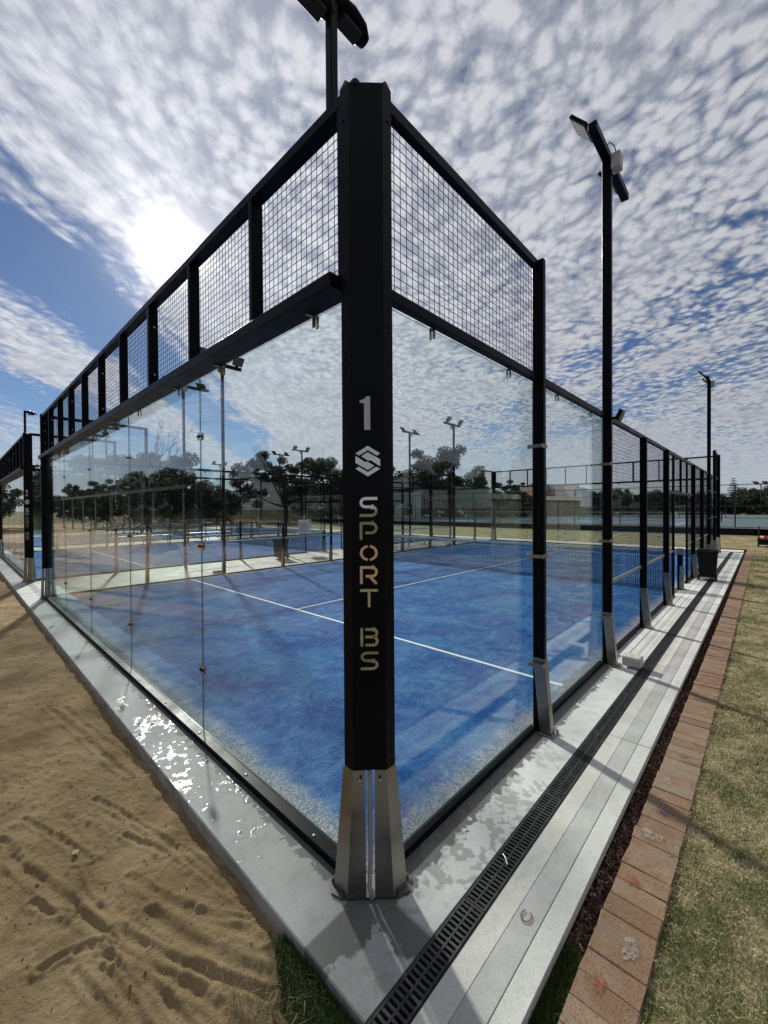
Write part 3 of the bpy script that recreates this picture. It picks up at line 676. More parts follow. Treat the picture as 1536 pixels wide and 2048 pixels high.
blades('dry_weeds', cx, cy, np.full(len(cx), -.075), rng.uniform(.03, .10, len(cx)), rng.uniform(.0022, .0040, len(cx)), 2.2, 'straw', 'pale dry weed stalks along the edge of the green tuft')

# ================================================================== COURT
LINES = []
def court_turf(y0, first):
    me = bpy.data.meshes.new('court_turf'); me.from_pydata([(.015, .015, 0), (19.985, .015, 0), (19.985, 9.985, 0), (.015, 9.985, 0)], [], [(0, 1, 2, 3)]); me.materials.append(MATS['blue_turf'])
    t = link('court_turf', me, None, (0, y0, .010), kind='structure')
    for nm, (a, b, c_, d) in dict(s1=(2.975, 3.025, .12, 9.9), s2=(16.975, 17.025, .1, 9.9), cl=(3.025, 16.975, 4.975, 5.025)).items():
        mm = MB().box(a, b, c_, d, .001, .0045).mesh('court_line', 'line_white'); link('court_line', mm, t)
    return t
for k in range(3): court_turf(13*k, k == 0)

# ---- shared part meshes
bolt_me = MB().dome((0, 0, 0), (0, -1, 0), .011, .009, 8).mesh('bolt', 'galvanised', True)      # faces -Y
boltx_me = MB().dome((0, 0, 0), (-1, 0, 0), .011, .009, 8).mesh('bolt', 'galvanised', True)     # faces -X
def foot_mesh():
    b = MB(); t = .004
    def face(xa, xb): # side plate, trapezoid in YZ
        b.loft([(xa, -.104, .635), (xa, -.006, .635), (xa, -.062, .014), (xa, -.160, .014)][::-1], [(xb, -.104, .635), (xb, -.006, .635), (xb, -.062, .014), (xb, -.160, .014)][::-1])
    face(-.032, -.028); face(.028, .032)
    b.loft([(-.028, -.104, .635), (.028, -.104, .635), (.028, -.100, .635), (-.028, -.100, .635)], [(-.028, -.160, .014), (.028, -.160, .014), (.028, -.156, .014), (-.028, -.156, .014)])
    b.cbox(-.055, .075, -.185, -.004, .001, .014, .003)
    for x, y in ((-.043, -.17), (.06, -.17), (.06, -.05)): b.cyl((x, y, .014), (0, 0, 1), .010, .016, 6)
    return b.mesh('foot_bracket', 'brushed_steel')
FOOT = foot_mesh()
def clamp_mesh(): # glass clamp on a side post, faces -Y
    b = MB(); b.cur = 0; b.cbox(-.075, .028, -.110, -.104, -.017, .017, .003); b.cbox(-.080, -.060, -.012, .020, -.016, .016, .003); b.box(-.076, -.072, -.106, -.010, -.014, .014)
    b.dome((.010, -.110, 0), (0, -1, 0), .008, .007, 8); b.dome((-.030, -.110, 0), (0, -1, 0), .006, .005, 8)
    return b.mesh('glass_clamp', 'brushed_steel')
CLAMP = clamp_mesh()
def clip_mesh(plane): # small hanging clip under the 3 m rail
    b = MB()
    if plane == 'Y': b.cbox(-.012, .012, -.012, -.004, -.062, 0, .003); b.cbox(-.012, .012, .014, .020, -.062, 0, .003); b.box(-.012, .012, -.010, .018, -.004, .004); b.dome((0, -.012, -.042), (0, -1, 0), .008, .008, 8)
    else: b.cbox(-.012, -.004, -.014, .014, -.066, 0, .003); b.cbox(.014, .020, -.014, .014, -.066, 0, .003); b.box(-.010, .018, -.014, .014, -.004, .004); b.dome((-.012, 0, -.045), (-1, 0, 0), .009, .009, 8); b.cbox(-.060, -.004, -.010, .010, -.010, -.002, .002)
    return b.mesh('glass_clip', 'brushed_steel')
CLIPY, CLIPX = clip_mesh('Y'), clip_mesh('X')
def patch_mesh(): # steel patch fitting bridging two panes, faces -X
    b = MB(); n = 20; po = []
    for i in range(n):
        a = 2*math.pi*i/n; c_, s_ = math.cos(a), math.sin(a); e = .55
        po.append((math.copysign(abs(c_)**e, c_)*.042, math.copysign(abs(s_)**e, s_)*.034))
    b.cur = 0
    b.loft([(-.004, y, z) for y, z in po], [(-.0005, y, z) for y, z in po]); b.loft([(.0125, y, z) for y, z in po], [(.016, y, z) for y, z in po])
    b.cur = 1
    for y in (-.021, .021): b.dome((-.004, y, 0), (-1, 0, 0), .011, .014, 8); b.dome((.016, y, 0), (1, 0, 0), .011, .010, 8)
    return b.mesh('patch_fitting', ['mirror_steel', 'black_plastic'])
PATCH = patch_mesh()

def make_side_wall():
    t = thing('court_side_wall', (10, 0, 0), 'black post and mesh side wall of court 1 beside the pale paving, glazed at both ends', 'court wall')
    O = Vector((10, 0, 0))
    P_ = 'black_powder_coat'
    def post(x, h, depth=.1):
        p = MB().cbox(x-.026, x+.026, -.100, -.004, .002, h, .004).build('post', P_, t)
        link('foot_bracket', FOOT, p, Vector((x, 0, 0))-O)
        return p
    for x, h in ((1.985, 3.985), (6, 2.985), (8, 2.995), (12, 2.995), (14, 2.985), (18.015, 3.985)):
        p = post(x, h)
        gl_side = x < 3 or x > 17
        for z in ((1.0, 3.3, 3.75) if gl_side else (.22, .62, 1.25, 1.85, 2.4, 2.8)): link('bolt', bolt_me, p, Vector((x+.006, -.100, z))-O)
    for x in (9, 11):
        MB().cbox(x-.02, x+.02, -.05, -.006, .002, 2.17, .003).build('door_post', P_, t)
        MB().cbox(x-.05, x+.05, -.09, .0, .001, .010, .002).build('base_plate', 'brushed_steel', t)
    def rail(x0, x1, z0, z1, y0=-.052, y1=-.002, nm='rail', mt=P_):
        return MB().cbox(x0, x1, y0, y1, z0, z1, .004).build(nm, mt, t)
    X = [(.085, 1.957), (2.013, 3.95), (4.05, 5.972), (6.028, 7.972), (12.028, 13.972), (14.028, 15.95), (16.05, 17.987), (18.043, 19.915)]
    rail(*X[0], 3.925, 3.99, nm='top_rail'); rail(*X[7], 3.925, 3.99, nm='top_rail')
    for a, b in X: rail(a, b, 2.975, 3.035, nm='top_rail' if 2 < a < 17.9 else 'middle_rail')
    rail(8.028, 11.972, 2.965, 3.035, nm='top_rail'); rail(8.028, 11.972, 2.17, 2.23, nm='door_header')
    for a, b in X[2:6]: rail(a, b, .940, .980, -.036, -.004, 'middle_rail', 'galvanised')
    for x in (9.0, 10.0, 11.0): MB().cbox(x-.022, x+.022, -.050, -.006, 2.232, 2.963, .003).build('upright', P_, t)
    for a, b in X: rail(a, b, .003, .048, -.030, .022, 'bottom_rail')
    rail(8.028, 8.978, .003, .048, -.030, .022, 'bottom_rail'); rail(11.022, 11.972, .003, .048, -.030, .022, 'bottom_rail')
    for a, b in ((8.028, 8.978), (11.022, 11.972)): rail(a, b, .940, .980, -.036, -.004, 'middle_rail', 'galvanised')
    mw = MB(); wires(mw, 'Y', -.020, X[0][0], X[0][1], 3.037, 3.923); mw.build('wire_mesh', P_, t, kind='stuff')
    mw = MB(); wires(mw, 'Y', -.020, X[7][0], X[7][1], 3.037, 3.923); mw.build('wire_mesh', P_, t, kind='stuff')
    for a, b in X[2:6]+[(8.028, 8.978), (11.022, 11.972)]:
        zt = 2.973 if not 8 < a < 12 else 2.168
        mw = MB(); wires(mw, 'Y', -.018, a, b, .050, zt); mw.build('wire_mesh', P_, t, kind='stuff')
    for a, b in ((8.028, 8.978), (9.022, 9.978), (10.022, 10.978), (11.022, 11.972)):
        mw = MB(); wires(mw, 'Y', -.020, a, b, 2.232, 2.963); mw.build('wire_mesh', P_, t, kind='stuff')
    for a, b in ((.016, 1.992), (1.998, 3.99), (16.01, 18.002), (18.008, 19.984)):
        mg = MB(); glass_pane(mg, 'Y', .001, .013, a, b, .050, 2.972); gp = mg.build('glass_panel', ['clear_glass', 'glass_edge'], t)
        for f in (.27, .77): link('glass_clip', CLIPY, gp, Vector((a+(b-a)*f, 0, 2.978))-O)
        px_ = {0: 1.985, 1: 4, 2: 16, 3: 18.015}[[.016, 1.998, 16.01, 18.008].index(a)]
        for z in (.585, 1.50, 2.42): link('glass_clamp', CLAMP, gp, Vector((px_, 0, z))-O)
    return t
side = make_side_wall()

def make_end_wall():
    t = thing('court_end_wall', (0, 5, 0), 'frameless glass end wall of court 1 along the sand, topped by a row of mesh bays', 'court wall')
    O = Vector((0, 5, 0)); P_ = 'black_powder_coat'
    MB().cbox(-.150, .004, .105, 9.895, 3.003, 3.075, .004).build('beam', P_, t)
    MB().cbox(-.080, .004, .085, 9.915, 3.915, 3.975, .004).build('top_rail', P_, t)
    for i in range(0, 11):
        y = min(max(i, .108), 9.892); wd = .020 if i not in (3, 7) else .036
        u = MB().cbox(-.080, .004, y-.022, y+wd, 3.077, 3.913, .004).build('upright', P_, t)
        if i in (3, 5, 7, 9, 10):
            for z in ((3.25, 3.72) if i < 10 else (3.2, 3.36, 3.62, 3.78)):
                b = MB().dome((-.030, y-.022, z), (0, -1, 0), .011, .008, 8).build('bolt', 'galvanised', u)
    for i in range(10):
        a = .13 if i == 0 else i+.037; b = 9.868 if i == 9 else i+.977
        mw = MB(); wires(mw, 'X', -.012, a, b, 3.077, 3.913); mw.build('wire_mesh', P_, t, kind='stuff')
    rl = MB(); rl.cbox(-.066, .022, .10, 9.90, .002, .048, .004)
    rl = rl.build('bottom_rail', P_, t)
    for y in np.arange(.42, 9.9, .78):
        b = MB().dome((-.036, y, .048), (0, 0, 1), .013, .008, 10).build('bolt', 'brushed_steel', rl)
    for i in range(5):
        mg = MB(); glass_pane(mg, 'X', 0, .012, i*2+(.016 if i == 0 else .001), i*2+(1.984 if i == 4 else 1.999), .050, 3.001)
        gp = mg.build('glass_panel', ['clear_glass', 'glass_edge'], t)
        for f in (.42, 1.58): link('glass_clip', CLIPX, gp, Vector((0, i*2+f, 3.003))-O)
        if i < 4:
            for z in (.56, 1.60, 2.52): link('patch_fitting', PATCH, gp, Vector((0, i*2+2, z))-O)
    return t
endw = make_end_wall()

def make_corner_post():
    t = thing('corner_post', (0, 0, 0), 'tall black corner post of court 1 bearing the number 1 and steel lettering', 'post')
    P_ = 'black_powder_coat'
    prof = [(-.100, .078), (-.100, .015), (.015, -.100), (.078, -.100), (.078, -.094), (.018, -.094), (-.094, .018), (-.094, .078)]
    c = MB().prism(prof, .632, 3.960).build('post_cover', P_, t)
    inner = MB().prism([(-.094, .074), (-.094, .040), (-.003, .040), (-.003, .074)], .645, 3.955).prism([(.040, -.094), (.074, -.094), (.074, -.003), (.040, -.003)], .645, 3.955).build('post_core', P_, t)
    cap = MB()
    cap.loft([(-.100, .078, 3.962), (-.100, .016, 3.962), (-.05, .016, 3.962), (-.05, .078, 3.962)], [(-.094, .050, 3.995), (-.094, .044, 3.995), (-.06, .044, 3.995), (-.06, .050, 3.995)])
    cap.build('post_cap', P_, t); cap = MB()
    cap.loft([(.078, -.100, 3.962), (.078, -.05, 3.962), (.016, -.05, 3.962), (.016, -.100, 3.962)], [(.050, -.094, 3.995), (.050, -.06, 3.995), (.044, -.06, 3.995), (.044, -.094, 3.995)])
    cap.build('post_cap', P_, t)
    MB().dome((-.060, .010, 3.95), (0, 0, 1), .030, .046, 12).build('cap_dome', P_, t)
    for z in (2.36+.28, 2.92-.12, .70, 3.80):
        for (x, y, ax_) in ((-.100, .055, (-1, 0, 0)), (.055, -.100, (0, -1, 0))):
            MB().cyl((x, y, z), ax_, .007, .004, 8).build('bolt', P_, c)
    # folded steel feet
    for sgn in (0, 1):
        top = [(-.101, .086), (-.101, .014), (-.060, -.027), (-.057, -.024), (-.097, .016), (-.097, .086)]
        bot = [(-.132, .128), (-.132, .030), (-.066, -.036), (-.063, -.033), (-.128, .032), (-.128, .128)]
        if sgn: top = [(y, x) for x, y in top][::-1]; bot = [(y, x) for x, y in bot][::-1]
        f = MB().loft([(x, y, .630) for x, y in bot and top][::-1], [(x, y, .013) for x, y in bot][::-1]).build('foot_bracket', 'brushed_steel', t)
        bx = (-.080, -.010) if not sgn else (-.010, -.080)
        MB().dome((bx[0], bx[1], .585), (-1, -1, 0), .010, .012, 8).build('bolt', 'galvanised', f)
        MB().cyl((bx[0]+.004, bx[1]-.004 if not sgn else bx[1]+.004, .60), (-1, -1, 0), .005, .010, 6).build('bolt', 'black_plastic', f)
    pl = MB(); pl.prism([(-.150, .050), (.050, -.150), (.110, -.165), (.175, -.120), (.175, -.060), (.02, .02), (-.060, .175), (-.120, .175), (-.165, .110)], .001, .013); pl = pl.build('base_plate', 'dark_steel', t)
    for x, y in ((-.128, .055), (.055, -.128), (-.118, .150), (.150, -.110)):
        MB().cyl((x, y, .013), (0, 0, 1), .011, .020, 6).build('anchor_bolt', 'cast_iron', pl)
    MB().tube([(-.030, -.030, .62), (-.032, -.032, .45), (-.040, -.040, .18), (-.052, -.044, .06), (-.050, -.062, .014)], .011, 10).build('conduit', 'pvc_grey', t, True)
    return t
cpost = make_corner_post()

# lettering on the corner post: steel strokes
EX = Vector((1, -1, 0)).normalized(); EN = Vector((-1, -1, 0)).normalized(); FC = Vector((-.0425, -.0425, 0))
def stroke2d(pts, wd):
    pts = [Vector(p) for p in pts]; L_, R_ = [], []
    for i, p in enumerate(pts):
        a = (p-pts[i-1]).normalized() if i else None; b = (pts[i+1]-p).normalized() if i < len(pts)-1 else None
        if a is None: a = b
        if b is None: b = a
        nn = Vector((-(a.y+b.y), a.x+b.x)); nn = nn.normalized(); k = 1/max(.5, nn.dot(Vector((-a.y, a.x))))
        L_.append(p+nn*wd/2*k); R_.append(p-nn*wd/2*k)
    return L_, R_
def put2d(mb, strips, polys, cx, z0, wd, ht, d0=.0008, d1=.0022):
    """place unit-box glyph on the post face"""
    def tp(x, y, d): return FC+EX*(cx+(x-.5)*wd)+Vector((0, 0, z0+y*ht))+EN*d
    for L_, R_ in strips:
        for i in range(len(L_)-1):
            qd = [L_[i], R_[i], R_[i+1], L_[i+1]]
            mb.loft([tp(p.x, p.y, d0) for p in qd], [tp(p.x, p.y, d1) for p in qd])
    for po in polys:
        mb.loft([tp(x, y, d0) for x, y in po], [tp(x, y, d1) for x, y in po])
def arc(cx, cy, rx, ry, a0, a1, n=7): return [(cx+rx*math.cos(R(a0+(a1-a0)*i/n)), cy+ry*math.sin(R(a0+(a1-a0)*i/n))) for i in range(n+1)]
sw = .15
GL = {
 'S': [[(1, .925), (.42, .925)]+arc(.34, .715, .265, .21, 90, 270)+[(.66, .505)]+arc(.66, .29, .265, .215, 90, -90)+[(0, .075)]],
 'P': [[(.075, 0), (.075, .85)], [(0, .925), (.66, .925)]+arc(.66, .66, .265, .265, 90, -90)+[(.30, .395)]],
 'O': [arc(.5, .5, .425, .425, 98, 262, 12), arc(.5, .5, .425, .425, 82, -82, 12)],
 'R': [[(.075, 0), (.075, .85)], [(0, .925), (.68, .925)]+arc(.68, .68, .245, .245, 90, -90)+[(.32, .435)], [(.56, .40), (.93, 0)]],
 'T': [[(0, .925), (1, .925)], [(.5, .85), (.5, 0)]],
 'B': [[(.075, 0), (.075, 1)], [(.28, .925), (.72, .925)]+arc(.72, .725, .20, .20, 90, -90)+[(.28, .525)], [(.72, .505)]+arc(.74, .29, .20, .215, 80, -90)+[(.28, .075)]],
}
def letters(parent, num):
    zs = [('S', 1.869, 1.966), ('P', 1.757, 1.845), ('O', 1.655, 1.733), ('R', 1.543, 1.630), ('T', 1.430, 1.518), ('B', 1.238, 1.328), ('S', 1.123, 1.213)]
    for ch, z0, z1 in zs:
        mb_ = MB(); put2d(mb_, [stroke2d(s_, sw) for s_ in GL[ch]], [], .002, z0, .087, z1-z0); mb_.build('letter', 'mirror_steel', parent)
    mb_ = MB()
    if num == 1: put2d(mb_, [], [[(.42, 0), (.95, 0), (.95, 1), (.62, 1), (.42, .92), (.42, 0)][:5], [(.05, .80), (.42, .80), (.42, .92), (.05, .88)]], -.012, 2.291, .056, .162)
    else: put2d(mb_, [stroke2d([(.1, .70)]+arc(.5, .74, .36, .20, 170, -20, 8)+[(.16, .10)], .22), stroke2d([(.02, .075), (.95, .075)], .15)], [], 0, 2.291, .072, .162)
    mb_.build('number', 'vinyl_white', parent)
    top = [(-.86, .50), (0, 1), (.86, .50), (.86, .24), (.62, .36)]
    def ctr(po): return [((x+1)/2, (y+1)/2) for x, y in po]
    def rot(po): return [(-x, -y) for x, y in po]
    pieces = [[(-.88, .50), (0, 1.0), (0, .74), (-.62, .38)], [(0, 1.0), (.88, .50), (.88, .26), (0, .74)],
              [(-.88, .34), (-.88, -.02), (.30, -.56), (.52, -.40)], [(-.88, -.10), (-.88, -.36), (-.62, -.22), (-.62, -.22+.0)]]
    pieces = [[(-.88, .50), (0, 1.0), (0, .72), (-.60, .37)], [(0, 1.0), (.88, .50), (.66, .36), (0, .72)], [(-.30, .42), (0, .58), (.88, .12), (.88, -.34), (.20, .06)], [(-.30, .42), (.20, .06), (.05, .02), (-.45, .30)]]
    mb_ = MB(); put2d(mb_, [], [ctr(p_) for p_ in pieces]+[ctr(rot(p_)) for p_ in pieces], 0, 2.066, .136, .148); mb_.build('emblem', 'mirror_steel', parent)

# corner lamp
def make_lamp(heads, label):
    t = thing('post_lamp', (-.035, .215, 3.975), label, 'lamp')
    MB().cbox(-.060, -.010, .190, .240, 3.976, 4.62, .006).build('mast', 'black_powder_coat', t)
    for sg in heads:
        h = MB(); n = 14
        def sec(x, ww, zt, zb): return [(x, .215+ww*math.cos(a)*1.0, (zt+zb)/2+(zt-zb)/2*math.sin(a)*(1 if math.sin(a) > 0 else .8)) for a in [2*math.pi*i/n for i in range(n)]]
        x0 = -.035
        secs = [sec(x0+sg*.005, .030, 4.60, 4.545), sec(x0+sg*.05, .055, 4.625, 4.545), sec(x0+sg*.12, .068, 4.625, 4.540), sec(x0+sg*.20, .062, 4.605, 4.535), sec(x0+sg*.245, .035, 4.575, 4.53)]
        if sg < 0: secs = [[(x, y, z-.085) for x, y, z in s_][::-1] for s_ in secs]
        for a, b in zip(secs[:-1], secs[1:]): h.loft(a, b)
        h = h.build('lamp_head', 'black_powder_coat', t, True)
        MB().cbox(min(x0+sg*.06, x0+sg*.19), max(x0+sg*.06, x0+sg*.19), .175, .255, 4.520-(.085 if sg < 0 else 0), 4.538-(.085 if sg < 0 else 0), .004).build('lamp_lens', 'dark_pole', h)
    return t
# floodlight pole on the side walls
def make_flood(label):
    t = thing('floodlight_pole', (4, 0, 0), label, 'light pole'); O = Vector((4, 0, 0)); P_ = 'black_powder_coat'
    p = MB().cbox(3.970, 4.030, -.106, -.004, .002, 6.08, .006).build('pole', P_, t)
    link('foot_bracket', FOOT, p, (0, -.004, 0))
    for z in (.9, 1.3, 1.95, 2.35, 2.75): link('bolt', bolt_me, p, (.006, -.106, z))
    MB().cbox(3.42, 4.86, -.100, -.010, 6.04, 6.13, .006).build('crossarm', P_, t)
    for xx in (3.58, 4.66):
        h = MB(); w2 = .15
        # tilted flat panel facing the court, hinged on the crossarm
        ct, st_ = math.cos(R(50)), math.sin(R(50))
        def tr_(u, v_, n_): return (xx+u, .01+v_*ct-n_*st_, 6.15+v_*st_+n_*ct)
        A = [tr_(-w2, 0, -.018), tr_(w2, 0, -.018), tr_(w2, .26, -.018), tr_(-w2, .26, -.018)]
        B = [tr_(-w2, 0, .018), tr_(w2, 0, .018), tr_(w2, .26, .018), tr_(-w2, .26, .018)]
        h.loft(A, B); h.loft([tr_(-.05, -.10, .0), tr_(.05, -.10, .0), tr_(.05, .02, .0), tr_(-.05, .02, .0)], [tr_(-.05, -.10, .03), tr_(.05, -.10, .03), tr_(.05, .02, .03), tr_(-.05, .02, .03)])
        h = h.build('floodlight', P_, t)
        l = MB(); l.loft([tr_(-w2+.02, .02, -.022), tr_(w2-.02, .02, -.022), tr_(w2-.02, .24, -.022), tr_(-w2+.02, .24, -.022)], [tr_(-w2+.02, .02, -.0185), tr_(w2-.02, .02, -.0185), tr_(w2-.02, .24, -.0185), tr_(-w2+.02, .24, -.0185)])
        l.build('lens', 'lens_white', h)
    b = MB().cbox(3.95, 4.08, -.205, -.108, 5.90, 6.08, .006).build('junction_box', 'box_grey', t)
    MB().tube([(3.90, -.06, 6.13), (3.93, -.10, 6.21), (3.98, -.14, 6.17), (4.0, -.155, 6.08)], .006, 6).build('cable', 'black_plastic', b)
    return t
flood = make_flood('tall black floodlight pole rising from the side wall beside the pale stone block')
spk = thing('security_light', (4, -.108, 2.98), 'small tilted black spotlight on the near floodlight pole at the top of the glass', 'spotlight')
MB().cbox(3.985, 4.015, -.145, -.108, 2.955, 2.985, .003).build('bracket', 'black_powder_coat', spk)
b_ = MB(); b_.loft([(3.93, -.15, 2.95), (4.07, -.15, 2.95), (4.07, -.19, 2.925), (3.93, -.19, 2.925)], [(3.93, -.20, 3.06), (4.07, -.20, 3.06), (4.07, -.235, 3.035), (3.93, -.235, 3.035)]); b_.build('lamp_body', 'black_plastic', spk)
b_ = MB(); b_.loft([(3.94, -.192, 2.932), (4.06, -.192, 2.932), (4.06, -.194, 2.932), (3.94, -.194, 2.932)], [(3.94, -.237, 3.03), (4.06, -.237, 3.03), (4.06, -.239, 3.03), (3.94, -.239, 3.03)]); b_.build('lens', 'lens_white', spk)

# net
def make_net():
    t = thing('tennis_net', (10, 5, 0), 'black net with white top band across the middle of court 1', 'net')
    N = MB(); r = .0036
    for y in np.arange(.10, 9.91, .045):
        zt = .88+.04*((y-5)/5)**2-.04; N.box(10-r, 10+r, y-r, y+r, .015, zt)
    for z in np.arange(.02, .86, .045): N.box(10+r, 10+3*r, .1, 9.9, z-r, z+r)
    N.build('netting', 'net_cord', t, kind='stuff')
    T = MB(); ys_ = np.linspace(.07, 9.93, 21)
    for a, b in zip(ys_[:-1], ys_[1:]):
        za, zb = .88+.04*((a-5)/5)**2, .88+.04*((b-5)/5)**2
        T.loft([(9.994, a, za-.06), (10.008, a, za-.06), (10.008, a, za), (9.994, a, za)], [(9.994, b, zb-.06), (10.008, b, zb-.06), (10.008, b, zb), (9.994, b, zb)])
    T.build('top_band', 'net_tape', t)
    for y, sg in ((-.02, 1), (10.02, -1)):
        p = MB().cbox(9.95, 10.05, y-.05, y+.05, .012, .94, .006); p = p.build('net_post', 'black_powder_coat', t)
        MB().cbox(9.945, 10.055, y-.055, y+.055, .80, .945, .004).build('post_cap', 'brushed_steel', p)
        f = MB(); f.loft([(9.944, y-.075 if sg > 0 else y-.01, .016), (10.056, y-.075 if sg > 0 else y-.01, .016), (10.056, y+.01 if sg > 0 else y+.075, .016), (9.944, y+.01 if sg > 0 else y+.075, .016)],
                           [(9.944, y-.056 if sg > 0 else y+.0, .55), (10.056, y-.056 if sg > 0 else y+.0, .55), (10.056, y if sg > 0 else y+.056, .55), (9.944, y if sg > 0 else y+.056, .55)])
        f.build('foot_bracket', 'brushed_steel', p)
        MB().cbox(9.90, 10.10, y-.12, y+.10, .001, .012, .002).build('base_plate', 'cast_iron', p)
    return t
net = make_net()

# ---- replicate: far end, left side, other corners, courts 2 and 3
ORD = {1: 'the nearest court', 2: 'the middle court', 3: 'the third, farthest court'}
PREV = {1: 'the nearest court', 2: 'the middle court'}
lamp1 = make_lamp((1, -1), 'twin-headed black lamp on a short mast above the lettered post of court 1')
plain = copy_tree(cpost, (0, 10, 0), -math.pi/2, 'plain black corner post of court 1 at the far end of the sand-side glass', skip=('letter', 'number', 'emblem'))
letters(cpost, 1)
for k in range(3):
    y0 = 13*k; nm = ORD[k+1]
    if k:
        copy_tree(endw, (0, y0+5, 0), 0, 'glass end wall of court 2 with its row of mesh bays, left of post 2' if k == 1 else 'glass end wall of the farthest court, seen past court 2')
        copy_tree(side, (10, y0, 0), 0, 'mesh and glass side wall of %s facing %s' % (nm, PREV[k]))
        copy_tree(net, (10, y0+5, 0), 0, 'net across the middle of %s, seen through the mesh' % nm)
        copy_tree(flood, (4, y0, 0), 0, 'near floodlight pole of %s on the side facing %s' % (nm, PREV[k]))
        copy_tree(plain, (0, y0+10, 0), -math.pi/2, 'plain sand-side corner post of %s, on its far side' % nm)
    far = copy_tree(endw, (20, y0+5, 0), math.pi, 'far glass end wall of %s in front of the dry lawn' % nm)
    copy_tree(side, (10, y0+10, 0), math.pi, ('mesh and glass side wall of court 1 facing court 2' if k == 0 else 'outer side wall of %s, on its far side' % nm))
    copy_tree(flood, (16, y0, 0), 0, ('distant floodlight pole of court 1 near the wheelie bin' if k == 0 else 'distant floodlight pole of %s facing %s' % (nm, PREV[k])))
    copy_tree(flood, (16, y0+10, 0), math.pi, 'distant floodlight pole of %s on its left side' % nm)
    copy_tree(flood, (4, y0+10, 0), math.pi, 'near floodlight pole of %s on its left side, seen through the glass' % nm)
    copy_tree(plain, (20, y0+10, 0), math.pi, 'far left corner post of %s by the dry lawn' % nm)
    copy_tree(plain, (20, y0, 0), math.pi/2, 'far right corner post of %s by the dry lawn' % nm)
p2 = copy_tree(plain, (0, 13, 0), 0, 'black corner post of court 2 bearing the number 2 and lettering')
L0 = [o for o in COL.objects if o.parent == cpost and o.name.split('.')[0] in ('letter', 'emblem')]
for o in L0:
    c_ = o.copy(); COL.objects.link(c_); c_.parent = p2
tmp = MB(); put2d(tmp, [stroke2d([(.1, .70)]+arc(.5, .74, .36, .20, 170, -20, 8)+[(.16, .10)], .22), stroke2d([(.02, .075), (.95, .075)], .15)], [], 0, 2.291, .072, .162)
link('number', tmp.mesh('number', 'vinyl_white'), p2)
p3 = copy_tree(plain, (0, 26, 0), 0, 'corner post of the farthest court next to court 2')
lamp2 = make_lamp((1,), 'single-headed black lamp on a short mast above post 2'); lamp2.location = (-.035, 13.215, 3.975)

# ================================================================== OBJECTS AROUND THE COURTS
def wheelie_bin(loc, rz, body, label):
    t = thing('wheelie_bin', loc, label, 'bin', 'wheelie bins by the courts', rz)
    def at(m_): m_.v = [(x, y, z) for x, y, z in m_.v]; return m_
    b = MB(); b.loft([(-.19, -.22, .07), (.19, -.22, .07), (.19, .20, .07), (-.19, .20, .07)], [(-.235, -.27, .88), (.235, -.27, .88), (.235, .25, .88), (-.235, .25, .88)])
    b.loft([(-.25, -.285, .84), (.25, -.285, .84), (.25, .265, .84), (-.25, .265, .84)], [(-.255, -.29, .885), (.255, -.29, .885), (.255, .27, .885), (-.255, .27, .885)])
    for s_ in (-1, 1): b.box(s_*.12-.015, s_*.12+.015, -.275, -.235, .2, .80)
    bo = link('body', b.mesh('body', body), t)
    l = MB(); l.loft([(-.265, -.315, .890), (.265, -.315, .890), (.265, .29, .890), (-.265, .29, .890)], [(-.23, -.27, .945), (.23, -.27, .945), (.23, .22, .965), (-.23, .22, .965)])
    l.cbox(-.265, .265, -.325, -.305, .87, .91, .004)
    link('lid', l.mesh('lid', body), t)
    h = MB().tube([(-.21, .27, .86), (-.21, .34, .90), (.21, .34, .90), (.21, .27, .86)], .016, 8); link('handle', h.mesh('handle', body), t)
    for s_ in (-1, 1):
        wl = MB().cyl((s_*.20-.025, .22, .10), (1, 0, 0), .10, .05, 16); wo = link('wheel', wl.mesh('wheel', 'rubber'), t)
        hb = MB().cyl((s_*.20-.030, .22, .10), (1, 0, 0), .045, .06, 10); link('hub', hb.mesh('hub', 'galvanised'), wo)
    link('axle', MB().cyl((-.20, .22, .10), (1, 0, 0), .012, .40, 8).mesh('axle', 'galvanised'), t)
    t.scale = (.86, .86, .82)
    return t
wheelie_bin((11.95, -.36, .012), R(92), 'black_plastic', 'black wheelie bin with closed lid on the pale paving beside the drain')
wheelie_bin((7.2, 12.1, .0), R(180), 'bin_green', 'dark green-grey wheelie bin in the walkway between court 1 and court 2')
blk = MB().cbox(4.02, 4.18, -.395, -.20, .022, .135, .010).build('limestone_block', 'limestone', None); blk['label'] = 'pale rectangular stone block beside the drain at the foot of the floodlight pole'; blk['category'] = 'block'
blk.rotation_euler = (0, 0, 0)
for (x, y, lb) in ((3.86, 10.22, 'pale stone block by the left floodlight pole of court 1'), (15.8, 10.25, 'pale stone block by the distant left floodlight pole of court 1')):
    o = MB().cbox(x-.1, x+.1, y-.08, y+.08, .001, .12, .01).build('limestone_block', 'limestone'); o['label'] = lb; o['category'] = 'block'
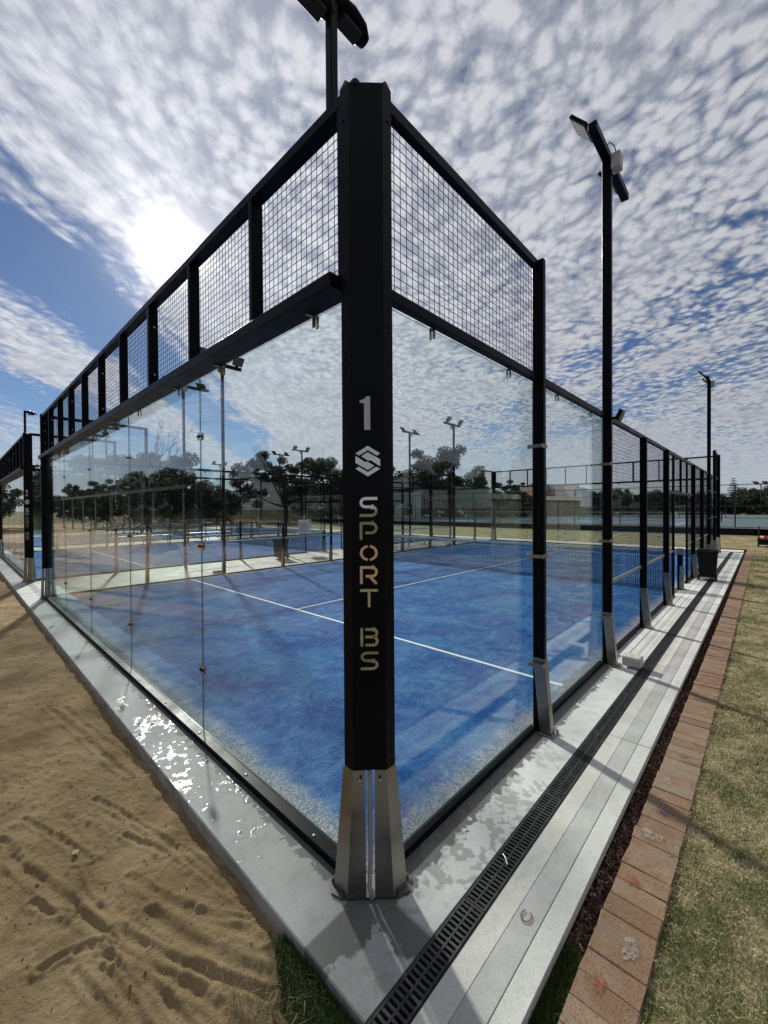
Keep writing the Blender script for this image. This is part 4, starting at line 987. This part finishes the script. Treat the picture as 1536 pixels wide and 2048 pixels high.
# sign on court 2 side wall
sg = thing('notice_board', (8.9, 12.96, .85), 'white notice board with lines of print on the court 2 mesh beside its entrance', 'sign')
MB().cbox(8.55, 9.20, 12.86, 12.875, .84, 1.44, .003).build('panel', 'sign_white', sg)
MB().cyl((9.12, 12.858, 1.36), (0, -1, 0), .045, .003, 16).build('emblem', 'sign_print', sg)
pr = MB(); rg = random.Random(4)
for i, z in enumerate(np.linspace(1.37, .93, 10)):
    x = 8.60
    xe = 9.0 if i == 0 else rg.uniform(8.95, 9.15)
    while x < xe:
        wl = rg.uniform(.02, .07); pr.box(x, min(x+wl, xe), 12.8565, 12.8585, z-.009, z+.009); x += wl+.014
pr.build('print', 'sign_blue', sg)
for dx_ in (8.62, 9.13): MB().box(dx_-.01, dx_+.01, 12.876, 12.90, 1.1, 1.2).build('hook', 'galvanised', sg)
# benches
def bench(x0, x1, y, label):
    t = thing('bench', ((x0+x1)/2, y, 0), label, 'bench', 'aluminium benches between the courts')
    for i in range(3): MB().cbox(x0, x1, y-.15+i*.10, y-.06+i*.10, .43, .46, .004).build('seat_plank', 'aluminium', t)
    for x in np.linspace(x0+.25, x1-.25, 3):
        MB().cbox(x-.025, x+.025, y-.03, y+.03, .012, .43, .004).build('leg', 'aluminium', t); MB().box(x-.06, x+.06, y-.16, y+.16, .001, .012).build('foot', 'aluminium', t)
bench(4.4, 7.4, 23.9, 'silver bench beyond court 2, nearer the sand'); bench(12.4, 15.4, 11.3, 'silver bench between court 1 and court 2, beyond the net'); bench(8.2, 11.2, 24.3, 'silver bench beyond court 2 near its entrance')
# small cart by the lawn at the right edge
ct = thing('garden_cart', (24.6, -1.55, 0), 'small black tray trolley with a tubular frame on the lawn at the right edge', 'trolley')
b = MB(); b.loft([(24.15, -2.1, .10), (25.2, -2.1, .10), (25.2, -1.25, .10), (24.15, -1.25, .10)], [(24.05, -2.2, .36), (25.3, -2.2, .36), (25.3, -1.15, .36), (24.05, -1.15, .36)]); b.build('tray', 'black_plastic', ct)
for yy in (-1.22, -1.75):
    MB().tube([(24.2, yy, .36), (24.2, yy, .85), (24.3, yy, .93), (25.0, yy, .93), (25.1, yy, .85), (25.1, yy, .36)], .025, 8).build('frame_hoop', 'dark_pole', ct)
    MB().tube([(24.2, yy, .6), (25.1, yy, .6)], .018, 6).build('frame_rail', 'dark_pole', ct)
for x in (24.35, 25.0):
    for yy in (-2.15, -1.2): MB().cyl((x, yy-.03, .10), (0, 1, 0), .12, .06, 14).build('wheel', 'rubber', ct)
mbp = MB(); mbp.tube([(24.7, -1.7, .37), (24.7, -1.7, .50), (24.7, -1.7, .64), (24.7, -1.7, .66)], [.12, .15, .17, .175], 14); o = mbp.build('flower_pot', 'terracotta'); o['label'] = 'terracotta pot standing in the black trolley'; o['category'] = 'pot'
rl_ = MB().tube([(25.0, -1.3, .41), (24.3, -1.45, .44)], .07, 10).build('hose_reel', 'orange_paint'); rl_['label'] = 'orange roll lying in the black trolley on the lawn'; rl_['category'] = 'roll'

# ================================================================== FAR SURROUNDINGS
# far path, edging board, tennis courts
MB().cbox(20.9, 21.9, -.78, 49, -.12, -.004, .01).build('far_path', 'pale_paver', kind='structure')
MB().box(20.46, 20.9, -.80, 49, -.2, -.09).build('far_drain_bed', 'soil', kind='structure')
eb = MB().box(34.0, 34.12, -.9, 60, -.25, .42); eb = eb.build('edging_board', 'black_plastic'); eb['label'] = 'long black board retaining the tennis courts behind the dry lawn'; eb['category'] = 'retaining wall'
MB().box(33.99, 34.14, -40, 60, .42, .46).build('kerb', 'pale_render', kind='structure')
sheet('tennis_court', rect(34.2, 90, -45, 60), .40, 'tennis_green')
tb = sheet('tennis_court', rect(36.5, 60.3, -30, -2.5), .404, 'tennis_blue'); tb2 = sheet('tennis_court', rect(36.5, 60.3, 1.5, 14.5), .404, 'tennis_blue'); sheet('tennis_court', rect(36.5, 60.3, 18, 31), .404, 'tennis_blue')
lm = MB()
for y0_ in (-15.5, 2.5, 19.0):
    for y in (y0_, y0_+1.37, y0_+9.6, y0_+10.97): lm.box(36.6, 60.2, y-.03, y+.03, .405, .408)
    for x in (36.65, 42.2, 54.6, 60.2): lm.box(x-.04, x+.04, y0_, y0_+10.97, .405, .408)
    lm.box(42.2, 54.6, y0_+5.46, y0_+5.51, .405, .408)
lm.build('court_line', 'line_white', tb)
def tnet(y0_, label):
    t = thing('tennis_net', (48.4, y0_+5.5, .405), label, 'net', 'nets on the tennis courts')
    n_ = MB(); r = .003
    for y in np.arange(y0_-.9, y0_+11.9, .12): n_.box(48.4-r, 48.4+r, y-r, y+r, .41, 1.28)
    for z in np.arange(.45, 1.3, .10): n_.box(48.4-r, 48.4+r, y0_-.9, y0_+11.9, z-r, z+r)
    n_.build('netting', 'net_cord', t, kind='stuff'); MB().box(48.39, 48.41, y0_-.9, y0_+11.9, 1.27, 1.34).build('top_band', 'net_tape', t)
    for y in (y0_-.9, y0_+11.9): MB().cyl((48.4, y, .405), (0, 0, 1), .05, .96, 8).build('net_post', 'dark_pole', t)
tnet(-15.5, 'net of the distant tennis court at the right edge'); tnet(2.5, 'net of the distant tennis court behind court 1'); tnet(19.0, 'net of the distant tennis court farthest to the left')
def chain_fence(x, y0_, y1_, zb, h, label, step=3.4, sp=.16):
    t = thing('chain_link_fence', (x, (y0_+y1_)/2, zb), label, 'fence', 'tennis court fences')
    ps = np.arange(y0_, y1_+.01, step)
    for y in ps: MB().cyl((x, y, zb), (0, 0, 1), .04, h, 8).build('fence_post', 'dark_pole', t)
    for z in (zb+h, zb+h*.5, zb+.06): MB().tube([(x, y0_, z), (x, y1_, z)], .024, 6).build('rail', 'dark_pole', t)
    n_ = MB(); r = .0028
    L_ = y1_-y0_
    for s_ in (1, -1):
        for u in np.arange(-h, L_+.001, sp*1.414):
            a = max(u, 0); b = min(u+h, L_)
            if b <= a: continue
            za, zb_ = (a-u), (b-u)
            if s_ < 0: za, zb_ = h-za, h-zb_
            n_.loft([(x-r, y0_+a, zb+za-r), (x+r, y0_+a, zb+za-r), (x+r, y0_+a, zb+za+r), (x-r, y0_+a, zb+za+r)], [(x-r, y0_+b, zb+zb_-r), (x+r, y0_+b, zb+zb_-r), (x+r, y0_+b, zb+zb_+r), (x-r, y0_+b, zb+zb_+r)])
    n_.build('chain_link', 'dark_pole', t, kind='stuff')
chain_fence(34.3, -33.96, 56, .42, 2.9, 'tall chain-link fence in front of the tennis courts behind the lawn')
chain_fence(62, -33.96, 56, .42, 2.9, 'chain-link fence at the far side of the tennis courts', 4.5, .30)
def tlight(x, y, h, zb, rz, label):
    t = thing('tennis_light', (x, y, zb), label, 'light pole', 'twin-panel tennis court lights', rz)
    link('pole', MB().tube([(0, 0, 0), (0, 0, h)], [.10, .075], 10).mesh('pole', 'dark_pole'), t)
    link('crossarm', MB().box(-.85, .85, -.06, .06, h, h+.10).mesh('crossarm', 'dark_pole'), t)
    for s_ in (-1, 1):
        m_ = MB(); m_.loft([(s_*.62-.36, -.10, h+.16), (s_*.62+.36, -.10, h+.16), (s_*.62+.36, .52, h+.52), (s_*.62-.36, .52, h+.52)], [(s_*.62-.36, -.13, h+.23), (s_*.62+.36, -.13, h+.23), (s_*.62+.36, .49, h+.59), (s_*.62-.36, .49, h+.59)])
        m_.box(s_*.62-.05, s_*.62+.05, -.05, .05, h+.10, h+.22)
        f_ = link('floodlight', m_.mesh('floodlight', 'dark_pole'), t)
    return t
# ---------------------------------------------------------------- trees
def leaf_cloud(rg, centers, radii, per, size, flat=.75):
    cs_, n = [], 0
    P_, A_ = [], []
    for c_, r_ in zip(centers, radii):
        k = int(per*r_**1.6)
        d = rg.normal(size=(k, 3)); d /= np.linalg.norm(d, axis=1)[:, None]; rad = r_*rg.random(k)[:, None]**.40
        p = d*rad; p[:, 2] *= flat; P_.append(p+np.array(c_))
    P_ = np.concatenate(P_); n = len(P_)
    a = rg.normal(size=(n, 3)); a[:, 2] -= .4; a /= np.linalg.norm(a, axis=1)[:, None]
    b = np.cross(a, rg.normal(size=(n, 3))); b /= np.linalg.norm(b, axis=1)[:, None]
    L_ = rg.uniform(.7, 1.4, n)[:, None]*size; W__ = L_*rg.uniform(.30, .55, n)[:, None]
    V = np.stack([P_-a*L_/2, P_+b*W__/2, P_+a*L_/2, P_-b*W__/2], 1).reshape(-1, 3)
    return V, np.arange(n*4).reshape(-1, 4)
def gum(seed, h, spread, nclump, leaf='gum_leaf', trunk_h=.30, size=.34, dense=1.0):
    rg = np.random.default_rng(seed); mb_ = MB(); cs_, rs_ = [], []
    th = h*trunk_h; top = Vector((rg.normal()*.3, rg.normal()*.3, th))
    mb_.tube([(0, 0, -.4), (rg.normal()*.1, 0, th*.5), top], [h*.034, h*.027, h*.022], 8)
    nl = 9
    for i in range(nl):
        a = 2*math.pi*i/nl+rg.uniform(-.4, .4); out = spread*rg.uniform(.30, .88); up = h*(rg.uniform(.74, .96) if i % 3 else rg.uniform(.42, .62))
        e = Vector((math.cos(a)*out, math.sin(a)*out, up)); mid = top.lerp(e, .5)+Vector((rg.normal()*.3, rg.normal()*.3, -.04*h))
        mb_.tube([top-Vector((0, 0, .2)), mid, e], [h*.015, h*.009, h*.003], 6)
        for j in range(max(3, nclump//nl)):
            f = rg.uniform(.40, 1.06); c_ = top.lerp(e, f)+Vector((rg.normal()*spread*.17, rg.normal()*spread*.17, rg.normal()*h*.055))
            r_ = spread*rg.uniform(.11, .22); cs_.append(tuple(c_)); rs_.append(r_)
            mb_.tube([mid.lerp(e, min(1, f*.8)), Vector(c_)], [h*.005, h*.0015], 5)
    V, F = leaf_cloud(rg, cs_, rs_, 330*dense, size)
    return mb_.mesh('trunk', 'bark'), npmesh('crown', V, F, leaf)
def pine(seed, h):
    rg = np.random.default_rng(seed); mb_ = MB(); mb_.tube([(0, 0, -.4), (0, 0, h)], [h*.022, .03], 8); cs_, rs_ = [], []
    for i, z in enumerate(np.linspace(h*.22, h*.97, 13)):
        rad = (1-z/h)*h*.26+.35; nb_ = 7
        for k in range(nb_):
            a = 2*math.pi*(k+.5*(i % 2))/nb_+rg.uniform(-.15, .15)
            e = (math.cos(a)*rad, math.sin(a)*rad, z+rad*.12); mb_.tube([(0, 0, z), e], [.05, .015], 4)
            for f in (.45, .7, .92): cs_.append((e[0]*f, e[1]*f, z+rad*.12*f)); rs_.append(rad*.20+.10)
    V, F = leaf_cloud(rg, cs_, rs_, 110, .22, .5)
    return mb_.mesh('trunk', 'bark'), npmesh('crown', V, F, 'pine_leaf')
TV = {'a': gum(1, 10, 6.0, 54), 'b': gum(2, 9.5, 4.4, 45), 'c': gum(3, 8.5, 5.6, 54, 'gum_leaf', .26), 'd': gum(4, 5.6, 4.4, 54, 'dark_leaf', .10, .28), 'e': gum(5, 4.8, 4.2, 54, 'dark_leaf', .06, .28), 'p': pine(6, 12)}
def tree(kind, x, y, s_, rz, label, zb=-.28, group='trees around the sports ground'):
    nm = 'pine_tree' if kind == 'p' else 'gum_tree' if kind in 'abc' else 'bushy_tree'
    t = thing(nm, (x, y, zb), label, 'tree', group, rz)
    a, b = TV[kind]
    link('trunk', a, t).scale = (s_, s_, s_); link('crown', b, t).scale = (s_, s_, s_)
    return t
def aim(px, dist): # helper used only to lay the trees out on a bearing
    a = YAW-math.atan((px-768)/812.9); return CAM.x+dist*math.cos(a), CAM.y+dist*math.sin(a)
far_trees = [('a', 245, 66, 1.05, 'broad spreading gum tree left of the near floodlight poles'), ('c', 330, 60, 1.10, 'large rounded gum tree behind the bare dead tree'),
 ('b', 510, 72, 1.20, 'tall narrow gum tree left of the twin-panel lights'), ('b', 570, 70, 1.10, 'gum tree behind the twin-panel lights left of the lettered post'),
 ('a', 655, 62, 1.05, 'dark gum tree just left of the lettered post'), ('c', 790, 70, 1.10, 'gum tree just right of the lettered post'),
 ('a', 868, 60, 1.06, 'largest gum tree between the two central twin-panel lights'), ('c', 925, 62, .88, 'lower right shoulder gum tree beside the largest one'),
 ('b', 1022, 78, .72, 'small gum tree behind the far glass wall, left of the gabled house'), ('d', 980, 76, .85, 'bushy tree in the dip right of the largest gum'),
 ('d', 1180, 90, 1.0, 'bushy tree right of the gabled house'), ('e', 1250, 92, 1.15, 'bushy tree behind the mesh side wall'),
 ('p', 1467, 118, .70, 'conical pine tree with tiered branches near the right edge'), ('d', 1445, 104, .66, 'low bushy tree left of the conical pine'), ('e', 1500, 110, .75, 'low bushy tree right of the conical pine'),
 ('d', 1532, 96, .95, 'dark bushy tree at the right edge behind the tennis courts'), ('e', 1395, 104, .95, 'bushy tree behind the stack of far posts'), ('d', 1320, 100, .95, 'bushy tree behind the mesh entrance'),
 ('e', 1085, 94, 1.0, 'bushy tree behind the gabled house'), ('d', 60, 74, 1.30, 'dark tree behind the end glass of court 2'), ('e', 20, 70, 1.35, 'dark tree at the left edge behind court 2'), ('d', 130, 80, 1.15, 'dark tree left of the spreading gum'),
 ('e', 420, 76, 1.15, 'low bushy tree behind the two near floodlight poles'), ('e', 470, 80, 1.0, 'low bushy tree right of the near floodlight poles'), ('d', 610, 82, .90, 'low bushy tree between the gums left of the lettered post'), ('e', 720, 80, 1.1, 'bushy tree hidden behind the lettered post')]
for i, (k, px, ds, s_, lb) in enumerate(far_trees):
    x, y = aim(px, ds); tree(k, x, y, s_, i*1.7, lb)
# hedge of dark shrubs closing the horizon
hs = 0
for i, px in enumerate(np.linspace(-80, 1040, 34)):
    x, y = aim(px, 58+6*math.sin(i*1.9)+ (10 if px > 700 else 0)); tree('e' if i % 2 else 'd', x, y, .85+.26*math.sin(i*2.3), i*2.1, 'dark shrub in the belt of trees closing the view beyond the courts', group='shrub belt beyond the courts')
for i, px in enumerate(np.linspace(1060, 1580, 20)):
    x, y = aim(px, 98+5*math.sin(i*2.9)); tree('e' if i % 2 else 'd', x, y, .82+.12*math.sin(i*1.3), i*2.7, 'dark shrub in the row beyond the tennis courts', group='shrub row beyond the tennis courts')
# dead tree
rg = random.Random(12); dt = thing('dead_tree', (*aim(284, 40), -.28), 'bare leafless tree seen through the sand-side glass', 'tree'); dm = MB(); bx0, by0 = dt.location.x, dt.location.y
def branch(p, d, L_, r_, lv):
    e = p+d*L_; md = p.lerp(e, .5)+Vector((rg.uniform(-.08, .08), rg.uniform(-.08, .08), 0))*L_
    dm.tube([p, md, e], [r_, r_*.8, r_*.55], 6)
    if lv:
        for _ in range(3 if lv > 1 else 4):
            nd = (d+Vector((rg.uniform(-.8, .8), rg.uniform(-.8, .8), rg.uniform(-.1, .6)))).normalized(); branch(p.lerp(e, rg.uniform(.6, 1)), nd, L_*rg.uniform(.5, .75), r_*.5, lv-1)
branch(Vector((bx0, by0, -.3)), Vector((.02, .03, 1)).normalized(), 4.6, .16, 4); dm.build('trunk', 'dead_wood', dt)
# distant light
x, y = aim(1522, 92); tlight(x, y, 5.0, .4, -1.2, 'distant twin-panel light at the right edge beyond the tennis courts')
# house with white gable
hx, hy = aim(1090, 84); hs_ = thing('house', (hx, hy, -.28), 'distant house with dark red tiled roof and small white gable', 'house', None, YAW-R(68))
link('wall', MB().box(-6, 6, -4, 4, 0, 4.2).mesh('wall', 'house_wall'), hs_)
rf = MB(); rf.loft([(-6.5, -4.5, 4.2), (6.5, -4.5, 4.2), (6.5, 4.5, 4.2), (-6.5, 4.5, 4.2)], [(-3.5, -.1, 6.6), (4.5, -.1, 6.6), (4.5, .1, 6.6), (-3.5, .1, 6.6)]); rf = link('roof', rf.mesh('roof', 'roof_tile'), hs_)
gb = MB(); gb.loft([(1.6, -4.7, 3.9), (4.6, -4.7, 3.9), (3.1, -4.7, 6.2)], [(1.6, -2.0, 3.9), (4.6, -2.0, 3.9), (3.1, -2.0, 6.2)]); gb = link('gable', gb.mesh('gable', 'house_white'), hs_)
link('window', MB().box(2.75, 3.45, -4.76, -4.69, 4.4, 5.3).mesh('window', 'window_dark'), gb)
for s_ in (0, 1):
    e0, e1 = ((1.35, 3.75), (3.1, 6.45)) if not s_ else ((4.85, 3.75), (3.1, 6.45))
    link('gable_roof', MB().loft([(e0[0], -4.95, e0[1]), (e1[0], -4.95, e1[1]), (e1[0], -4.95, e1[1]-.22), (e0[0], -4.95, e0[1]-.22)], [(e0[0], -2, e0[1]), (e1[0], -2, e1[1]), (e1[0], -2, e1[1]-.22), (e0[0], -2, e0[1]-.22)]).mesh('gable_roof', 'roof_tile'), rf)
# pale clubhouse wall behind the courts
cx_, cy_ = aim(800, 58); ch_ = thing('clubhouse', (cx_, cy_, -.28), 'pale grey flat-roofed building behind the fence, right of the lettered post', 'building', None, YAW-math.pi/2)
link('wall', MB().box(-3.4, 3.0, 0, 5, 0, 4.6).box(-3.4, 3.0, 0, 5, 4.9, 6.5).mesh('wall', 'pale_render'), ch_)
link('dark_band', MB().box(-3.5, 3.1, -.05, 5.05, 4.6, 4.9).mesh('dark_band', 'roof_tin'), ch_); link('roof', MB().box(-3.7, 3.3, -.3, 5.3, 6.5, 6.7).mesh('roof', 'roof_tin'), ch_)
for x in (-2.2, .4): link('window', MB().box(x, x+1.4, -.04, .02, 1.2, 2.6).mesh('window', 'window_dark'), ch_)

# ---------------------------------------------------------------- things seen only as reflections in the glass
sh = thing('shelter', (-9.5, 39, -.13), 'long open shelter with thin posts and pitched tin roof, reflected in the sand-side glass', 'shelter')
rfm = MB(); rfm.loft([(-7.1, 21, 3.12), (-7.1, 57, 3.12), (-7.1, 57, 3.24), (-7.1, 21, 3.24)], [(-12.4, 21, 3.9), (-12.4, 57, 3.9), (-12.4, 57, 4.02), (-12.4, 21, 4.02)]); rfm.build('roof', 'roof_tin', sh)
MB().box(-7.14, -7.06, 21, 57, 3.02, 3.12).build('gutter', 'roof_tin', sh)
for y in np.arange(22, 57.1, 5):
    MB().cyl((-7.35, y, -.13), (0, 0, 1), .06, 3.25, 8).build('post', 'galvanised', sh); MB().cyl((-12.1, y, -.13), (0, 0, 1), .06, 3.95, 8).build('post', 'galvanised', sh)
for i, y in enumerate((24.5, 29.5, 34.5, 39.5, 44.5, 49.5)):
    t = thing('picnic_table', (-8.6, y, -.13), 'silver picnic table under the reflected shelter', 'table', 'picnic tables under the shelter')
    if i == 0:
        P0 = t
        MB().box(-8.95, -8.25, y-.95, y+.95, .60, .64).build('table_top', 'aluminium', t)
        for x in (-9.35, -7.85): MB().box(x-.13, x+.13, y-.95, y+.95, .30, .33).build('seat', 'aluminium', t)
        for yy in (y-.7, y+.7): MB().box(-9.35, -7.85, yy-.03, yy+.03, .26, .30).box(-8.65, -8.55, yy-.03, yy+.03, -.13, .60).build('frame', 'galvanised', t)
    else:
        for c_ in [o for o in COL.objects if o.parent == P0]:
            k_ = c_.copy(); COL.objects.link(k_); k_.parent = t
tf = thing('timber_fence', (-12.9, 30, -.13), 'low grey timber fence behind the reflected shelter', 'fence')
pm = MB().box(-.02, .02, -.09, .09, 0, 1.15).mesh('board', 'timber_grey')
for i in range(290): link('board', pm, tf, (random.uniform(-.01, .01), -29+i*.2, random.uniform(-.03, .02)))
MB().box(-12.98, -12.92, 1, 59, .25, .33).build('rail', 'timber_grey', tf); MB().box(-12.98, -12.92, 1, 59, .75, .83).build('rail', 'timber_grey', tf)
for i in [k_ for k_ in range(30) if k_ % 4 != 1]:
    tree('edcb'[i % 4], (-15.0 if i % 4 < 2 else -19)-1.2*math.sin(i*2.2), -2+i*4.6, (1.05 if i % 4 < 2 else .75)+.1*math.sin(i), i*1.3, 'dark tree behind the reflected shelter and timber fence', -.13, 'trees reflected in the sand-side glass')
# low sand mounds with dry scrub on the reflected side
for i, (x, y, rx, ry, h) in enumerate(((-4.6, 14, 1.2, 2.6, .55), (-5.4, 22, 1.4, 3.2, .7))):
    xs_ = np.linspace(-1, 1, 24); XX, YY = np.meshgrid(xs_, xs_, indexing='ij'); rr2 = np.clip(1-(XX**2+YY**2), 0, 1); ZZ = h*rr2**.7*(.7+.6*fbm(XX*3+i, YY*3, 9, 4))-.14
    id_ = np.arange(24*24).reshape(24, 24); Fm = np.stack([id_[:-1, :-1], id_[1:, :-1], id_[1:, 1:], id_[:-1, 1:]], -1).reshape(-1, 4)
    link('sand_mound', npmesh('sand_mound', np.stack([x+XX*rx, y+YY*ry, ZZ], -1).reshape(-1, 3), Fm, 'sand', True), kind='structure')
# corrugated shed opposite the side wall
sd_ = thing('corrugated_shed', (17.5, -8, 0), 'pale green corrugated shed reflected in the side-wall glass', 'shed')
cm = MB(); xc = 13.3; pr_ = []
while xc < 23.6: pr_ += [(xc, -6.5), (xc+.07, -6.5), (xc+.09, -6.44), (xc+.13, -6.44)]; xc += .18
A = [(x, y, -.02) for x, y in pr_]; B = [(x, y, 2.25) for x, y in pr_]; nA = len(A)
cm.add(A+B, [(i, nA+i, nA+i+1, i+1) for i in range(nA-1)]); cm.box(13.3, 23.6, -9.5, -6.505, -.02, 2.25); cm.build('wall', 'corrugated_green', sd_)
MB().cbox(13.1, 23.8, -9.7, -6.3, 2.25, 2.45, .01).build('roof', 'shed_trim', sd_)
MB().cbox(20.2, 20.32, -6.46, -6.40, .0, 2.22, .005).build('door_post', 'roof_tin', sd_)
for i in range(12):
    tree('dec'[i % 3], 6+i*3.6, -22-4*math.sin(i*1.7), .9+.12*math.sin(i*2.1), i*.9, 'dark tree behind the lawn and corrugated shed, reflected in the side-wall glass', -.02, 'trees reflected in the side-wall glass')
